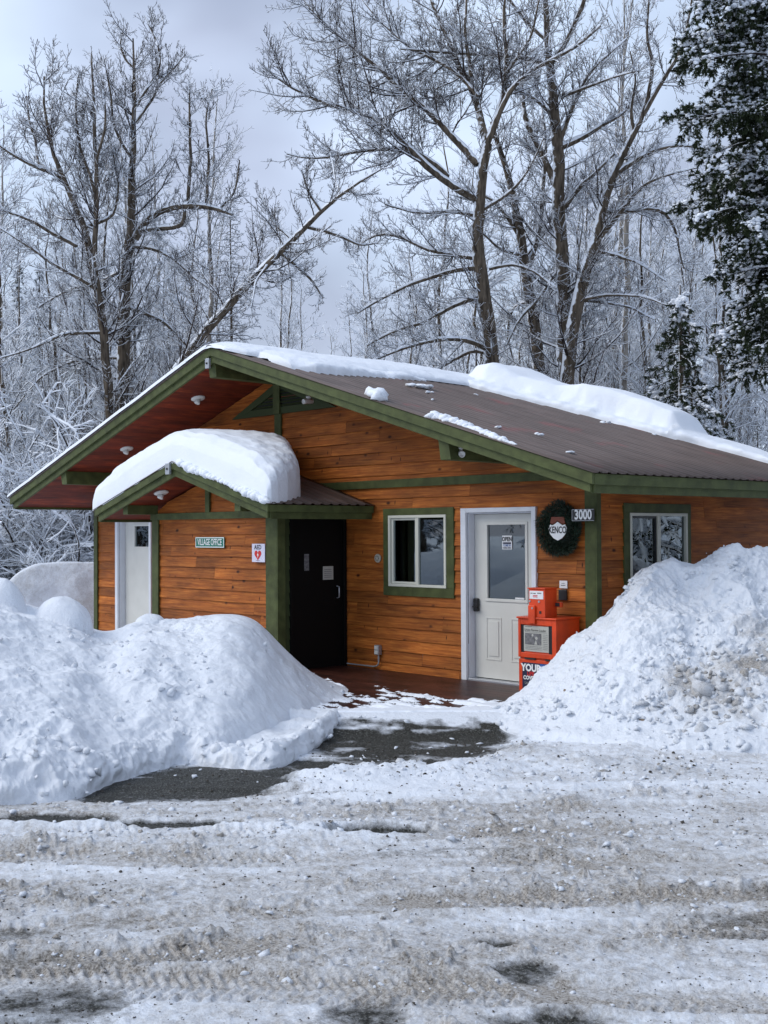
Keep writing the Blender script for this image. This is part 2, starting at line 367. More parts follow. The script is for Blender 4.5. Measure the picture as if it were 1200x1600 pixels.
# ------------------------------------------------------------------ text
def text_mesh(name, body, mat_, loc, h, sx=1.0, facing='-Y', ext=.002, bold=0.0, parent=None, align='CENTER', rot=0.0):
    cu = bpy.data.curves.new('t', 'FONT'); cu.body = body; cu.size = 1; cu.extrude = 0; cu.align_x = align; cu.align_y = 'CENTER'; cu.offset = bold; cu.resolution_u = 3
    o = bpy.data.objects.new('t', cu); col.objects.link(o)
    bpy.context.view_layer.update(); dg = bpy.context.evaluated_depsgraph_get()
    me = bpy.data.meshes.new_from_object(o.evaluated_get(dg)); bpy.data.objects.remove(o)
    s = h / .70
    X, Y, Z = (Vector((1, 0, 0)), Vector((0, 0, 1)), Vector((0, -1, 0))) if facing == '-Y' else (Vector((0, 1, 0)), Vector((0, 0, 1)), Vector((1, 0, 0)))
    for v in me.vertices:
        v.co = Vector(loc) + X * v.co.x * s * sx + Y * v.co.y * s + Z * (v.co.z * 1 + ext)
    me.name = name; ob = bpy.data.objects.new(name, me); col.objects.link(ob)
    return finish(ob, name, mat_, parent)

# ================================================================== THE BUILDING (front wall y=0, right wall x=0, floor z=0)
RX, RZ, SR, SL = -5.55, 4.36, .3066, .312
Y0, Y1, EX, WX = -1.30, 4.30, .94, -11.72
def roofz(x): return RZ - SR * (x - RX) if x > RX else RZ + SL * (x - RX)
PX, PZ, PS = -5.72, 2.77, .29
PY, PE, PW = -1.80, -3.60, -7.84
def porchz(x): return PZ - PS * abs(x - PX)
house = empty('office_building', (0, 0, 0), label='small cedar-sided village office with green trim and brown metal roof', cat='building')

ROW = .153
def siding(name, mat_, plane, base, umin, umax, zlo, zhi, openings=(), parent=None, sgn=1, seed=0, apex=None):
    """lapped boards, each a real wedge; plane 'y': wall faces -Y at y=base; 'x': wall faces +X at x=base. umin/umax: functions of z"""
    r = random.Random(seed); mb = MB(); t = .019
    def P(u, z, off): return (u, base - off, z) if plane == 'y' else (base + off * sgn, u, z)
    k = 0; z = zlo
    while z < zhi - 1e-6:
        zt = min(z + ROW, zhi)
        cuts = sorted({z, zt} | {q for o in openings for q in (o[2], o[3]) if z < q < zt} | ({apex} if apex and z < apex < zt else set()))
        js = []; u = -13 + r.random() * 3
        while u < 8: js.append((u, r.random())); u += r.uniform(1.6, 4.6)
        for a, b in zip(cuts[:-1], cuts[1:]):
            segs = [[umin(a + 1e-5), umax(a + 1e-5), umin(b - 1e-5), umax(b - 1e-5)]]
            if segs[0][0] >= segs[0][1]: continue
            if segs[0][2] > segs[0][3]: mid = (segs[0][2] + segs[0][3]) / 2; segs[0][2] = segs[0][3] = mid
            for o in openings:
                if o[2] <= a + 1e-6 and o[3] >= b - 1e-6:
                    ns = []
                    for s_ in segs:
                        if o[1] <= s_[0] or o[0] >= s_[1]: ns.append(s_); continue
                        if o[0] > s_[0]: ns.append([s_[0], o[0], s_[2], o[0]])
                        if o[1] < s_[1]: ns.append([o[1], s_[1], o[1], s_[3]])
                    segs = ns
            for s_ in segs:
                cutu = [j for j in js if s_[0] < j[0] < s_[1] and s_[2] < j[0] < s_[3]]
                val = max([j for j in js if j[0] <= s_[0]], default=js[0])[1]
                lb, lt = s_[0], s_[2]
                for (ju, jv) in cutu + [(None, None)]:
                    g = .0015 if ju is not None else 0
                    rb, rt = (ju - g, ju - g) if ju is not None else (s_[1], s_[3])
                    oa = t * (1 - (a - z) / ROW) + .003; ob = t * (1 - (b - z) / ROW) + .003
                    q = [P(lb, a, oa), P(rb, a, oa), P(rt, b, ob), P(lt, b, ob)]
                    if plane == 'x' and sgn < 0: q.reverse()
                    mb.poly(q, val)
                    if abs(a - z) < 1e-6:
                        mb.poly([P(lb, a, 0), P(rb, a, 0), P(rb, a, oa), P(lb, a, oa)], val)
                    if ju is not None: lb = lt = ju + g; val = jv
        z = zt
    return mb.build(name, mat_, parent)

# opening rectangles (u0, u1, z0, z1)
WIN = (-3.43, -2.15, .98, 2.11); DOOR = (-2.02, -.83, -.2, 2.09); DOOR2 = (-10.29, -9.13, -.2, 2.09)
sof = .20
front_lo = lambda z: max(-11.0, RX - (RZ - sof - z) / SL) if z > 2.4 else -11.0
front_hi = lambda z: min(0.0, RX + (RZ - sof - z) / SR) if z > 2.3 else 0.0
fw = siding('front_wall', M_cedar, 'y', 0, front_lo, front_hi, -.05, RZ - sof - .01, [WIN, DOOR, DOOR2, (-7.1, -4.25, -.2, 2.0)], house, seed=3)
siding('side_wall', M_cedar, 'x', 0, lambda z: 0.0, lambda z: 4.2, -.05, 2.47, [(.48, 1.83, .98, 2.12)], house, seed=11)
pf_lo = lambda z: max(-7.15, PX - (PZ - sof - z) / PS) if z > 2.1 else -7.15
pf_hi = lambda z: min(-4.2, PX + (PZ - sof - z) / PS) if z > 2.1 else -4.2
siding('porch_wall', M_cedar, 'y', -1.17, pf_lo, pf_hi, -.05, PZ - sof - .01, [], house, seed=21)
siding('porch_side_wall', M_greend, 'x', -4.2, lambda z: -1.17, lambda z: 0.0, -.05, 2.12, [(-1.0, -.03, -.2, 2.06)], house, seed=5)
MB().box(-7.19, -7.15, -1.16, 0, -.1, 2.1).box(-11.04, -11.0, 0, 4.2, -.1, 2.45).box(-11, 0, 4.16, 4.2, -.1, 2.45).prism([(-11, 4.18, 2.45), (0, 4.18, 2.45), (RX, 4.18, 4.12)], (0, .02, 0)).build('rear_wall', M_cedar, house)

# --- roofs
def corrugated(name, x0, x1, zf, ya, yb, pitch, amp, mat_, parent, zoff=.012):
    n = int((yb - ya) / pitch); prof = []
    for i in range(n):
        y = ya + i * pitch
        for fy, h in ((0, 0), (.48, 0), (.60, 1), (.86, 1), (.98, 0)): prof.append((y + fy * pitch, h * amp))
    prof.append((yb, 0)); xs = np.linspace(x0, x1, 8)
    V = np.array([[(x, y, zf(x) + zoff + h) for (y, h) in prof] for x in xs]); a, b = V.shape[:2]
    idx = np.arange(a * b).reshape(a, b)
    F = np.stack([idx[:-1, :-1], idx[1:, :-1], idx[1:, 1:], idx[:-1, 1:]], -1).reshape(-1, 4)
    top = np_mesh(name, V.reshape(-1, 3), F, mat_, parent)
    so = top.modifiers.new('thick', 'SOLIDIFY'); so.thickness = .004; so.offset = -1
    return top
corrugated('roof_panel', RX, EX + .03, lambda x: roofz(x + 1e-6), Y0 - .02, Y1 + .02, .152, .015, M_roof, house)
corrugated('roof_panel', WX - .03, RX, lambda x: roofz(x - 1e-6), Y0 - .02, Y1 + .02, .152, .015, M_roof, house)
MB().prism([(RX - .16, Y0 - .03, RZ + .032 - .16 * SL), (RX, Y0 - .03, RZ + .036), (RX + .16, Y0 - .03, RZ + .032 - .16 * SR), (RX + .16, Y0 - .03, RZ + .028 - .16 * SR), (RX, Y0 - .03, RZ + .03), (RX - .16, Y0 - .03, RZ + .028 - .16 * SL)], (0, Y1 - Y0 + .06, 0)).build('ridge_cap', M_roof, house)
corrugated('porch_roof_panel', PX, PE + .02, porchz, PY - .015, -.03, .152, .015, M_roof, house)
corrugated('porch_roof_panel', PW - .02, PX, porchz, PY - .015, -.03, .152, .015, M_roof, house)

def rake(mb, xa, xb, zf, y, th, dz0, dz1):
    mb.prism([(xa, y, zf(xa) - dz1), (xb, y, zf(xb) - dz1), (xb, y, zf(xb) - dz0), (xa, y, zf(xa) - dz0)], (0, th, 0)); return mb
e = 1e-6
for (a, b, zf) in ((RX, EX, lambda x: roofz(x + e)), (WX, RX, lambda x: roofz(x - e))):
    rake(MB(), a, b, zf, Y0, .036, .0, .112).build('rake_fascia', M_green, house, bevel=.004)
    a2, b2 = (a, b - .055) if b > 0 else (a + .055, b)
    rake(MB(), a2, b2, zf, Y0 + .039, .036, .09, .205).build('rake_fascia', M_green, house, bevel=.004)
    rake(MB(), a, b, zf, Y1 - .04, .036, .0, .18).build('rake_fascia', M_green, house)
for (xe, s_) in ((EX, 1), (WX, -1)):
    z = roofz(xe)
    MB().box(xe - .036 * s_, xe, Y0 + .039, Y1 - .05, z - .112, z - .004).build('eave_fascia', M_green, house, bevel=.004)
    MB().box(xe - .075 * s_, xe - .039 * s_, Y0 + .078, Y1 - .05, z - .195, z - .06).build('eave_fascia', M_green, house, bevel=.004)
for (a, b) in ((PX, PE), (PW, PX)):
    rake(MB(), a, b, porchz, PY, .034, .0, .095).build('porch_rake_fascia', M_green, house, bevel=.004)
    a2, b2 = (a, b - .05) if b == PE else (a + .05, b)
    rake(MB(), a2, b2, porchz, PY + .037, .034, .075, .19).build('porch_rake_fascia', M_green, house, bevel=.004)
for (xe, s_) in ((PE, 1), (PW, -1)):
    z = porchz(xe)
    MB().box(xe - .034 * s_, xe, PY + .037, -.04, z - .095, z - .004).build('porch_eave_fascia', M_green, house, bevel=.004)
    MB().box(xe - .071 * s_, xe - .037 * s_, PY + .075, -.04, z - .18, z - .05).build('porch_eave_fascia', M_green, house, bevel=.004)

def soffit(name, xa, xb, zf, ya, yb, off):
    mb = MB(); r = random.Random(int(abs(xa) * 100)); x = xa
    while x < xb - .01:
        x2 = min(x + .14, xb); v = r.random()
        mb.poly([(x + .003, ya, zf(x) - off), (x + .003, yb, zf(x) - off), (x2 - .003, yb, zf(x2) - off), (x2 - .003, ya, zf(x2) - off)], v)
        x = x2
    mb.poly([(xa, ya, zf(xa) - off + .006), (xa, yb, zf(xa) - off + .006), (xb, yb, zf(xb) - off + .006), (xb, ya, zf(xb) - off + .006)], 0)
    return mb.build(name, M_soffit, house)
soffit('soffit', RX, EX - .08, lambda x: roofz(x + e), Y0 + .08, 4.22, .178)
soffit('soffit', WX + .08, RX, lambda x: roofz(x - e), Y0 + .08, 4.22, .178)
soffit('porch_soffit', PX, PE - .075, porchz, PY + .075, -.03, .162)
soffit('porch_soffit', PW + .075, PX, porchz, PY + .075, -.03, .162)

# --- beams, posts, trim
for (x0, x1, z0, z1) in ((-10.02, -9.85, 2.62, 2.80), (-5.73, -5.57, 3.96, 4.17), (-1.25, -1.09, 2.60, 2.81)):
    zt = [roofz(x0) - .18, roofz(x1) - .18]
    MB().hexa([(x0 + .03, -1.20, z0), (x1 + .03, -1.20, z0), (x1, -.02, z0), (x0, -.02, z0), (x0, -1.21, zt[0]), (x1, -1.21, zt[1]), (x1, -.02, zt[1]), (x0, -.02, zt[0])]).build('purlin_beam', M_green, house, bevel=.005)
for (x0, x1) in ((-7.19, -7.06), (-4.43, -4.30)):
    MB().hexa([(x0, -1.70, 2.08), (x1, -1.70, 2.08), (x1, -1.19, 2.08), (x0, -1.19, 2.08), (x0, -1.70, porchz(x0) - .165), (x1, -1.70, porchz(x1) - .165), (x1, -1.19, porchz(x1) - .165), (x0, -1.19, porchz(x0) - .165)]).build('purlin_beam', M_green, house, bevel=.004)
MB().box(-10.9, -.03, -.046, -.02, 2.385, 2.49).build('belt_board', M_green, house, bevel=.003)
MB().box(-5.74, -5.59, -.05, -.02, 2.495, 3.53).box(-5.74, -5.59, -.075, -.05, 3.53, 4.13).build('king_post', M_green, house, bevel=.003)
vb = MB()
vb.prism([(-6.80, -.048, 3.53), (-4.36, -.048, 3.53), (-4.60, -.048, 3.63), (-6.52, -.048, 3.63)], (0, .028, 0))
vb.prism([(-6.80, -.052, 3.53), (-6.50, -.052, 3.56), (-5.60, -.052, 3.90), (-5.60, -.052, 4.03)], (0, .030, 0))
vb.prism([(-4.36, -.052, 3.53), (-5.60, -.052, 4.03), (-5.60, -.052, 3.90), (-4.66, -.052, 3.56)], (0, .030, 0))
gv = vb.build('gable_vent', M_greend, house)
MB().prism([(-6.6, -.0215, 3.60), (-4.55, -.0215, 3.60), (-5.6, -.0215, 4.0)], (0, .002, 0)).build('vent_shade_sheet', M_dark, gv)  # dark sheet over the siding, painted shade behind the louvres
lv = MB()
for i in range(7):
    z = 3.64 + i * .048; w = max(0.05, (3.99 - z) / .42)
    lv.hexa([(-5.6 - w, -.045, z), (-5.6 + w, -.045, z), (-5.6 + w, -.022, z + .03), (-5.6 - w, -.022, z + .03), (-5.6 - w, -.042, z + .006), (-5.6 + w, -.042, z + .006), (-5.6 + w, -.019, z + .036), (-5.6 - w, -.019, z + .036)])
lv.build('louvre', M_greend, gv)
MB().box(-.118, .024, -.05, -.024, -.05, 2.44).build('corner_board', M_green, house, bevel=.003)
MB().box(.0245, .045, -.05, .035, -.05, 2.44).build('corner_board', M_green, house, bevel=.003)
MB().box(-11.03, -10.91, -.046, -.022, -.05, 2.4).build('corner_board', M_green, house, bevel=.003)
MB().box(-4.41, -4.176, -1.22, -1.194, -.05, 2.0).build('porch_corner_post', M_green, house, bevel=.004)
MB().box(-4.176, -4.155, -1.22, -1.09, -.05, 2.08).build('porch_corner_post', M_green, house, bevel=.004)
MB().box(-7.19, -7.02, -1.22, -1.194, -.05, 2.0).build('porch_corner_post', M_green, house, bevel=.004)
MB().box(-7.22, -4.176, -1.225, -1.194, 2.0, 2.095).build('belt_board', M_green, house, bevel=.003)
MB().box(-5.80, -5.70, -1.222, -1.194, 2.0955, 2.54).build('porch_king_post', M_green, house, bevel=.003)
def bracket(name, x, y, z, w, h):
    b = MB().box(x - w / 2, x + w / 2, y - .035, y, z - h / 2, z + h / 2).build(name, M_galv, house, bevel=.004)
    MB().lathe((x, y - .034, z), (0, -1, 0), [(0, .016), (.012, .016), (.016, .008)], 10).build('bolt', M_black, b)
bracket('ridge_bracket', -5.63, Y0 + .035, 4.15, .09, .14)
bracket('ridge_bracket', -5.80, PY, 2.68, .10, .15)

def slider(plane, base, u0, u1, z0, z1, trim, parent, flip=False):
    """two-pane sliding window with a green surround"""
    def B(mb, a0, a1, d0, d1, q0, q1):
        return mb.box(a0, a1, base - d1, base - d0, q0, q1) if plane == 'y' else mb.box(base + d0, base + d1, a0, a1, q0, q1)
    T0, T1, T2, T3 = trim
    w = empty('window', (0, 0, 0)); w.parent = parent
    tb = MB(); B(tb, T0, T1, .0, .034, z1 + .002, T3); B(tb, T0, T1, .0, .034, T2, z0 - .002); B(tb, T0, u0 - .002, .0, .032, z0 - .001, z1 + .001); B(tb, u1 + .002, T1, .0, .032, z0 - .001, z1 + .001)
    tb.build('window_trim', M_green, w, bevel=.003)
    fr = MB(); f = .035
    for a in ((u0, u1, z1 - f, z1), (u0, u1, z0, z0 + f), (u0, u0 + f, z0 + f, z1 - f), (u1 - f, u1, z0 + f, z1 - f)): B(fr, a[0], a[1], -.05, .040, a[2], a[3])
    um = (u0 + u1) / 2; B(fr, um - .028, um + .028, -.04, .030, z0 + f, z1 - f)
    fr.build('frame', M_vinyl, w, bevel=.004)
    sa = MB(); s0, s1 = u0 + f + .004, um - .03; g = .028
    for a in ((s0, s1, z1 - f - g, z1 - f - .002), (s0, s1, z0 + f + .002, z0 + f + g), (s0, s0 + g, z0 + f + g, z1 - f - g), (s1 - g * .4, s1, z0 + f + g, z1 - f - g)): B(sa, a[0], a[1], -.03, .012, a[2], a[3])
    sa.build('sash', M_vinyl if not flip else M_black, w, bevel=.003)
    for (a, b, dd) in ((u0 + f, um - .01, -.012), (um + .01, u1 - f, .006)):
        pb = MB(); B(pb, a, b, dd - .003, dd, z0 + f, z1 - f); pb.build('pane', M_glass, w)
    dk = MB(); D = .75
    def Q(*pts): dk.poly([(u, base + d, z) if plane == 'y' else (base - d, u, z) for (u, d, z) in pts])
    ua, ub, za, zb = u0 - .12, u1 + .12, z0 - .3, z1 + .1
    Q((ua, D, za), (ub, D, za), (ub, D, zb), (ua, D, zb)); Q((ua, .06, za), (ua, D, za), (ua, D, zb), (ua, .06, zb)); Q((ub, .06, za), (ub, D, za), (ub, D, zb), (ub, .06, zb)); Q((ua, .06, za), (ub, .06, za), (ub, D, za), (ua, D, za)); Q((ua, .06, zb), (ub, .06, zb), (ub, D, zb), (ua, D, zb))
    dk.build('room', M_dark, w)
    bl = MB()
    for i in range(6):
        z = z1 - f - .005 - i * .026; B(bl, u0 + .03, u1 - .03, -.085, -.07, z - .021, z)
    bl.build('blind', M_blind, w)
    return w
w1 = slider('y', 0, -3.33, -2.28, 1.10, 2.02, (-3.43, -2.15, .98, 2.11), house)
cb = MB(); 
for i in range(14):
    x = -2.95 + i * .018; cb.box(x, x + .014, .16 + .02 * (i % 3), .175 + .02 * (i % 3), 1.12, 1.62)
cb.build('curtain', M_curt, w1)
w2 = slider('x', 0, .59, 1.75, 1.08, 2.01, (.48, 1.83, .98, 2.12), house, True)
cb = MB()
for i in range(22):
    y = .64 + i * .02; cb.box(-.20 - .02 * (i % 3), -.185 - .02 * (i % 3), y, y + .017, 1.1, 1.72 + .04 * math.sin(i * .5))
cb.build('curtain', M_curt, w2)

def entry(x0, x1, zt, parent, half):
    """white steel door in an aluminium casing; x0..x1 outer casing"""
    d = empty('door', (0, 0, 0)); d.parent = parent
    c = MB().box(x0, x0 + .085, -.045, .0, -.02, zt).box(x1 - .065, x1, -.045, .0, -.02, zt).box(x0 + .086, x1 - .066, -.045, .0, zt - .055, zt)
    c.box(x0 + .086, x0 + .10, .0, .14, -.02, zt - .056).box(x1 - .08, x1 - .066, .0, .14, -.02, zt - .056).box(x0 + .10, x1 - .08, .0, .14, zt - .07, zt - .056)
    c.build('door_frame', M_white, d, bevel=.004)
    MB().box(x0 + .10, x1 - .08, -.03, .10, -.02, .022).build('threshold', M_galv, d, bevel=.004)
    s0, s1, st, y = x0 + .106, x1 - .086, zt - .074, .10
    g0, g1, h0, h1 = half
    sl = MB().box(s0, g0, y, y + .045, .03, st).box(g1, s1, y, y + .045, .03, st).box(g0, g1, y, y + .045, .03, h0).box(g0, g1, y, y + .045, h1, st)
    slab = sl.build('door_panel', M_door, d)
    fr = MB(); k = .035
    fr.box(g0 - k, g1 + k, y - .014, y - .002, h1, h1 + k).box(g0 - k, g1 + k, y - .014, y - .002, h0 - k, h0).box(g0 - k, g0, y - .014, y - .002, h0, h1).box(g1, g1 + k, y - .014, y - .002, h0, h1)
    fr.build('window_frame', M_door, d, bevel=.004)
    MB().box(g0, g1, y + .012, y + .016, h0, h1).build('pane', M_glass, d)
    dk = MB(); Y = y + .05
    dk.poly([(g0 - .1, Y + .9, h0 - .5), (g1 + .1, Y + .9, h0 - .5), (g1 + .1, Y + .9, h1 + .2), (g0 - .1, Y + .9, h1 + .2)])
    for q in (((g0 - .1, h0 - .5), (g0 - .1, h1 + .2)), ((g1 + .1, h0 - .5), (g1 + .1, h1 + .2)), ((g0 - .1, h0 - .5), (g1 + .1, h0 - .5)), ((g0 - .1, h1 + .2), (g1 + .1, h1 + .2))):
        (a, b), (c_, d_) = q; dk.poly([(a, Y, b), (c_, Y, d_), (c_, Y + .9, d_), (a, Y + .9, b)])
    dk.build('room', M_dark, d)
    return d, slab, y
d1, slab1, ys = entry(-2.02, -.83, 2.09, house, (-1.70, -1.10, .995, 1.885))
pn = MB()
for (a, b) in ((-1.735, -1.485), (-1.335, -1.085)):
    z0, z1 = .25, .77; k = .018
    pn.box(a, b, ys - .006, ys - .001, z1 - k, z1).box(a, b, ys - .006, ys - .001, z0, z0 + k).box(a, a + k, ys - .006, ys - .001, z0 + k, z1 - k).box(b - k, b, ys - .006, ys - .001, z0 + k, z1 - k)
    pn.box(a + .045, b - .045, ys - .008, ys - .001, z0 + .05, z1 - .05)
pn.build('raised_panel', M_door, d1, bevel=.004)
hd = MB().box(-1.905, -1.835, ys - .05, ys - .001, .83, .99).build('keypad_lock', M_black, d1, bevel=.012)
MB().tube([(-1.87, ys - .05, .89), (-1.87, ys - .085, .89), (-1.80, ys - .09, .885)], .011).build('handle', M_black, hd, smooth=True)
pl = MB().box(-1.47, -1.315, ys + .003, ys + .006, 1.59, 1.755).build('open_notice', M_paper, d1)
text_mesh('lettering', 'OPEN', M_ink, (-1.3925, ys + .002, 1.711), .05, .84, parent=pl, bold=.03)
MB().box(-1.455, -1.33, ys + .0005, ys + .0025, 1.655, 1.675).build('print', M_navy, pl)
text_mesh('lettering', 'COME IN', M_blue, (-1.3925, ys + .002, 1.637), .024, .85, parent=pl, bold=.02)
text_mesh('lettering', "WE'RE OPEN", M_navy, (-1.3925, ys + .002, 1.606), .022, .7, parent=pl, bold=.02)
MB().box(-1.27, -1.13, ys + .003, ys + .006, 1.0, 1.02).build('glass_sticker', M_paper, d1)
for z in (1.75, 1.15, .3): MB().lathe((-.905, .09, z), (0, 0, 1), [(0, .009), (.1, .009)], 8).build('hinge', M_galv, d1)
d2, slab2, ys2 = entry(-10.29, -9.13, 2.09, house, (-9.86, -9.36, 1.58, 1.93))
# dark recess door in the side of the bump-out
dd = empty('dark_door', (0, 0, 0)); dd.parent = house
M_ddoor = mat('dark_door_paint', (.005, .005, .005), .6, spec=.12)
MB().box(-4.19, -4.165, -1.0, -.955, -.02, 2.06).box(-4.19, -4.165, -.075, -.03, -.02, 2.06).box(-4.19, -4.165, -.954, -.076, 2.02, 2.06).build('door_frame', M_ddoor, dd, bevel=.003)
MB().box(-4.24, -4.205, -.95, -.08, 0, 2.015).build('door_panel', M_ddoor, dd)
MB().box(-4.30, -4.26, -1.12, -.01, -.2, 2.1).build('door_backing', M_dark, dd)
MB().tube([(-4.205, -.17, 1.08), (-4.16, -.17, 1.07), (-4.16, -.17, .93), (-4.205, -.17, .92)], .010).build('handle', M_galv, dd, smooth=True)
np_ = MB().box(-4.203, -4.200, -.42, -.24, 1.17, 1.35).build('paper_notice', M_news, dd)
MB().box(-4.203, -4.200, -.74, -.66, 1.30, 1.52).build('paper_notice', M_grey, dd)
for i in range(5): MB().box(-4.1995, -4.1985, -.40, -.27, 1.20 + i * .026, 1.207 + i * .026).build('print', M_grey, np_)

# --- deck
dk = empty('wooden_deck', (-2, -1, 0), label='wet red-brown plank deck in front of the entrance doors', cat='deck')
M_deck = cedar('deck_boards', (.018, .008, .006), (.045, .015, .010), (.085, .028, .020), False)
M_deck.node_tree.nodes['Principled BSDF'].inputs['Roughness'].default_value = .42
M_deck.node_tree.nodes['Principled BSDF'].inputs['Specular IOR Level'].default_value = .25
pb = MB(); y = -4.1; r = random.Random(3)
def dfront(y): return 8.0034 - (11.78 - .67911 * (y + 10.5946)) / .73404      # the deck ends on a slant
while y < -.04:
    y2 = min(y + .138, -.026); xa, xb = dfront(y), dfront(y2)
    if xa > -4.8:
        b0 = len(pb.f); pb.hexa([(-4.9, y, -.045), (xa, y, -.045), (xb, y2, -.045), (-4.9, y2, -.045), (-4.9, y, 0), (xa, y, 0), (xb, y2, 0), (-4.9, y2, 0)]); v = r.random()
        for i in range(b0, len(pb.f)): pb.a[i] = v
    y += .145
pb.build('planks', M_deck, dk)

# ================================================================== THINGS FIXED TO OR STANDING AT THE BUILDING
# address sign
o = MB().prism([(-.215, -.156, 1.925), (-.205, -.156, 1.912), (.085, -.156, 1.912), (.095, -.156, 1.925), (.095, -.156, 2.035), (.085, -.156, 2.048), (-.205, -.156, 2.048), (-.215, -.156, 2.035)], (0, .004, 0)).build('address_sign', M_signk, label='black house number sign reading 3000 on the corner board', cat='sign')
text_mesh('lettering', '3000', M_signw, (-.057, -.157, 1.98), .104, .80, parent=o, bold=.03)
fr = MB()
for q in ((-.211, .091, 2.039, 2.043), (-.211, .091, 1.917, 1.921), (-.211, -.207, 1.921, 2.039)): fr.box(q[0], q[1], -.1575, -.1565, q[2], q[3])
fr.build('border', M_galv, o)
MB().box(-.10, .0, -.152, -.052, 1.94, 2.02).build('standoff', M_black, o)
# village office sign
o = MB().box(-6.06, -5.36, -1.206, -1.200, 1.60, 1.75).build('office_sign', M_signg, label='green street-style sign reading VILLAGE OFFICE on the porch wall', cat='sign', bevel=.002)
fr = MB()
for q in ((-6.054, -5.366, 1.734, 1.745), (-6.054, -5.366, 1.605, 1.616), (-6.054, -6.043, 1.616, 1.734), (-5.377, -5.366, 1.616, 1.734)): fr.box(q[0], q[1], -1.2085, -1.2065, q[2], q[3])
fr.build('border', M_signw, o)
text_mesh('lettering', 'VILLAGE OFFICE', M_signw, (-5.71, -1.2075, 1.675), .086, .66, parent=o, bold=.012)
# AED sign
o = MB().box(-4.69, -4.41, -1.232, -1.226, 1.42, 1.66).build('defibrillator_sign', mat('lilac_white', (.62, .62, .76), .5), label='white AED sign with red heart beside the porch post', cat='sign')
text_mesh('lettering', 'AED', M_ink, (-4.56, -1.233, 1.612), .058, .98, parent=o, bold=.015)
hp = []
for i in range(40):
    t_ = 2 * math.pi * i / 40; hp.append((-4.56 + .0047 * 16 * math.sin(t_) ** 3, -1.2335, 1.515 + .0047 * (13 * math.cos(t_) - 5 * math.cos(2 * t_) - 2 * math.cos(3 * t_) - math.cos(4 * t_))))
MB().poly(hp).build('heart', M_red, o)
MB().poly([(-4.552, -1.235, 1.555), (-4.578, -1.235, 1.507), (-4.560, -1.235, 1.507), (-4.568, -1.235, 1.465), (-4.540, -1.235, 1.52), (-4.557, -1.235, 1.52)]).build('bolt', M_signw, o)
MB().box(-4.60, -4.52, -1.2335, -1.2325, 1.438, 1.442).build('print', M_ink, o)
# soffit lights
def soffit_light(p, slope, label):
    o = empty('soffit_light', p, label=label, cat='light', group='white lights under the soffits')
    n = Vector((slope, 0, -1)).normalized()
    MB().lathe(p, n, [(-.005, .105), (.012, .105), (.022, .085), (.03, .06)], 20).build('base_plate', M_light, o, smooth=True)
    q = Vector(p) + n * .028
    for s in (-1,):
        MB().lathe(q, (n + Vector((.25 * s, -.5, 0))).normalized(), [(0, .035), (.03, .04), (.06, .045), (.065, .035)], 16).build('lamp_head', M_light, o, smooth=True)
soffit_light((-6.74, -.70, roofz(-6.74) - .18), SL, 'white soffit light nearest the roof peak')
soffit_light((-8.78, -.70, roofz(-8.78) - .18), SL, 'white soffit light just above the left of the porch snow')
soffit_light((-6.48, -1.50, porchz(-6.48) - .165), PS, 'white soffit light under the small porch gable')
# security cameras
def seccam(p, d, label):
    o = empty('security_camera', p, label=label, cat='camera', group='white security cameras under the gable')
    p = Vector(p); d = Vector(d).normalized()
    MB().lathe(p + Vector((0, 0, .07)), (0, 0, -1), [(0, .035), (.02, .035), (.03, .02), (.06, .015)], 14).build('mount', M_light, o, smooth=True)
    b = MB().lathe(p, d, [(-.07, .02), (-.065, .034), (.07, .036), (.09, .036), (.092, .030), (.075, .028)], 18).build('housing', M_light, o, smooth=True)
    MB().lathe(p + d * .068, d, [(0, .027), (.004, .024)], 16).build('lens', M_black, b)
seccam((-1.08, -1.02, 2.68), (.75, -.55, -.22), 'white bullet camera beside the right beam end under the eave')
seccam((-4.70, -.25, 3.62), (-.05, -1, -.1), 'white bullet camera high beside the gable vent')
# round wall vent, outlet, reader
o = MB().lathe((-3.54, -.022, 1.46), (0, -1, 0), [(0, .058), (.012, .058), (.02, .05)], 24).build('wall_vent', mat('vent_plastic', (.42, .38, .30), .6), label='small round beige vent on the siding left of the window', cat='vent')
sl = MB()
for i in range(8):
    a = math.pi * 2 * i / 8; c, s = math.cos(a), math.sin(a)
    sl.box(-3.54 + c * .03 - .005, -3.54 + c * .03 + .005, -.0435, -.0425, 1.46 + s * .03 - .008, 1.46 + s * .03 + .008)
sl.build('slot', M_ink, o)
o = MB().box(-3.56, -3.475, -.085, -.024, .19, .32).build('electrical_outlet', M_galv, label='grey metal outlet box with conduit low on the siding', cat='outlet', bevel=.006)
MB().tube([(-3.51, -.05, .19), (-3.51, -.05, .08), (-3.54, -.05, .045), (-3.60, -.05, .03), (-4.14, -.05, .03)], .011).build('conduit', M_wire, o, smooth=True)
MB().box(-3.55, -3.485, -.092, -.086, .20, .25).box(-3.55, -3.485, -.092, -.086, .26, .31).build('socket_cover', M_light, o, bevel=.003)
o = MB().box(-.50, -.385, -.046, -.023, 1.025, 1.145).build('door_buzzer', M_black, label='black wall buzzer above the orange newspaper box', cat='buzzer', bevel=.005)
o2 = MB().box(-.495, -.385, -.031, -.024, 1.16, 1.245).build('wall_notice', M_paper, label='small white card above the black wall buzzer', cat='notice')
MB().box(-.465, -.42, -.033, -.0315, 1.212, 1.216).box(-.475, -.41, -.033, -.0315, 1.19, 1.196).build('print', M_ink, o2)

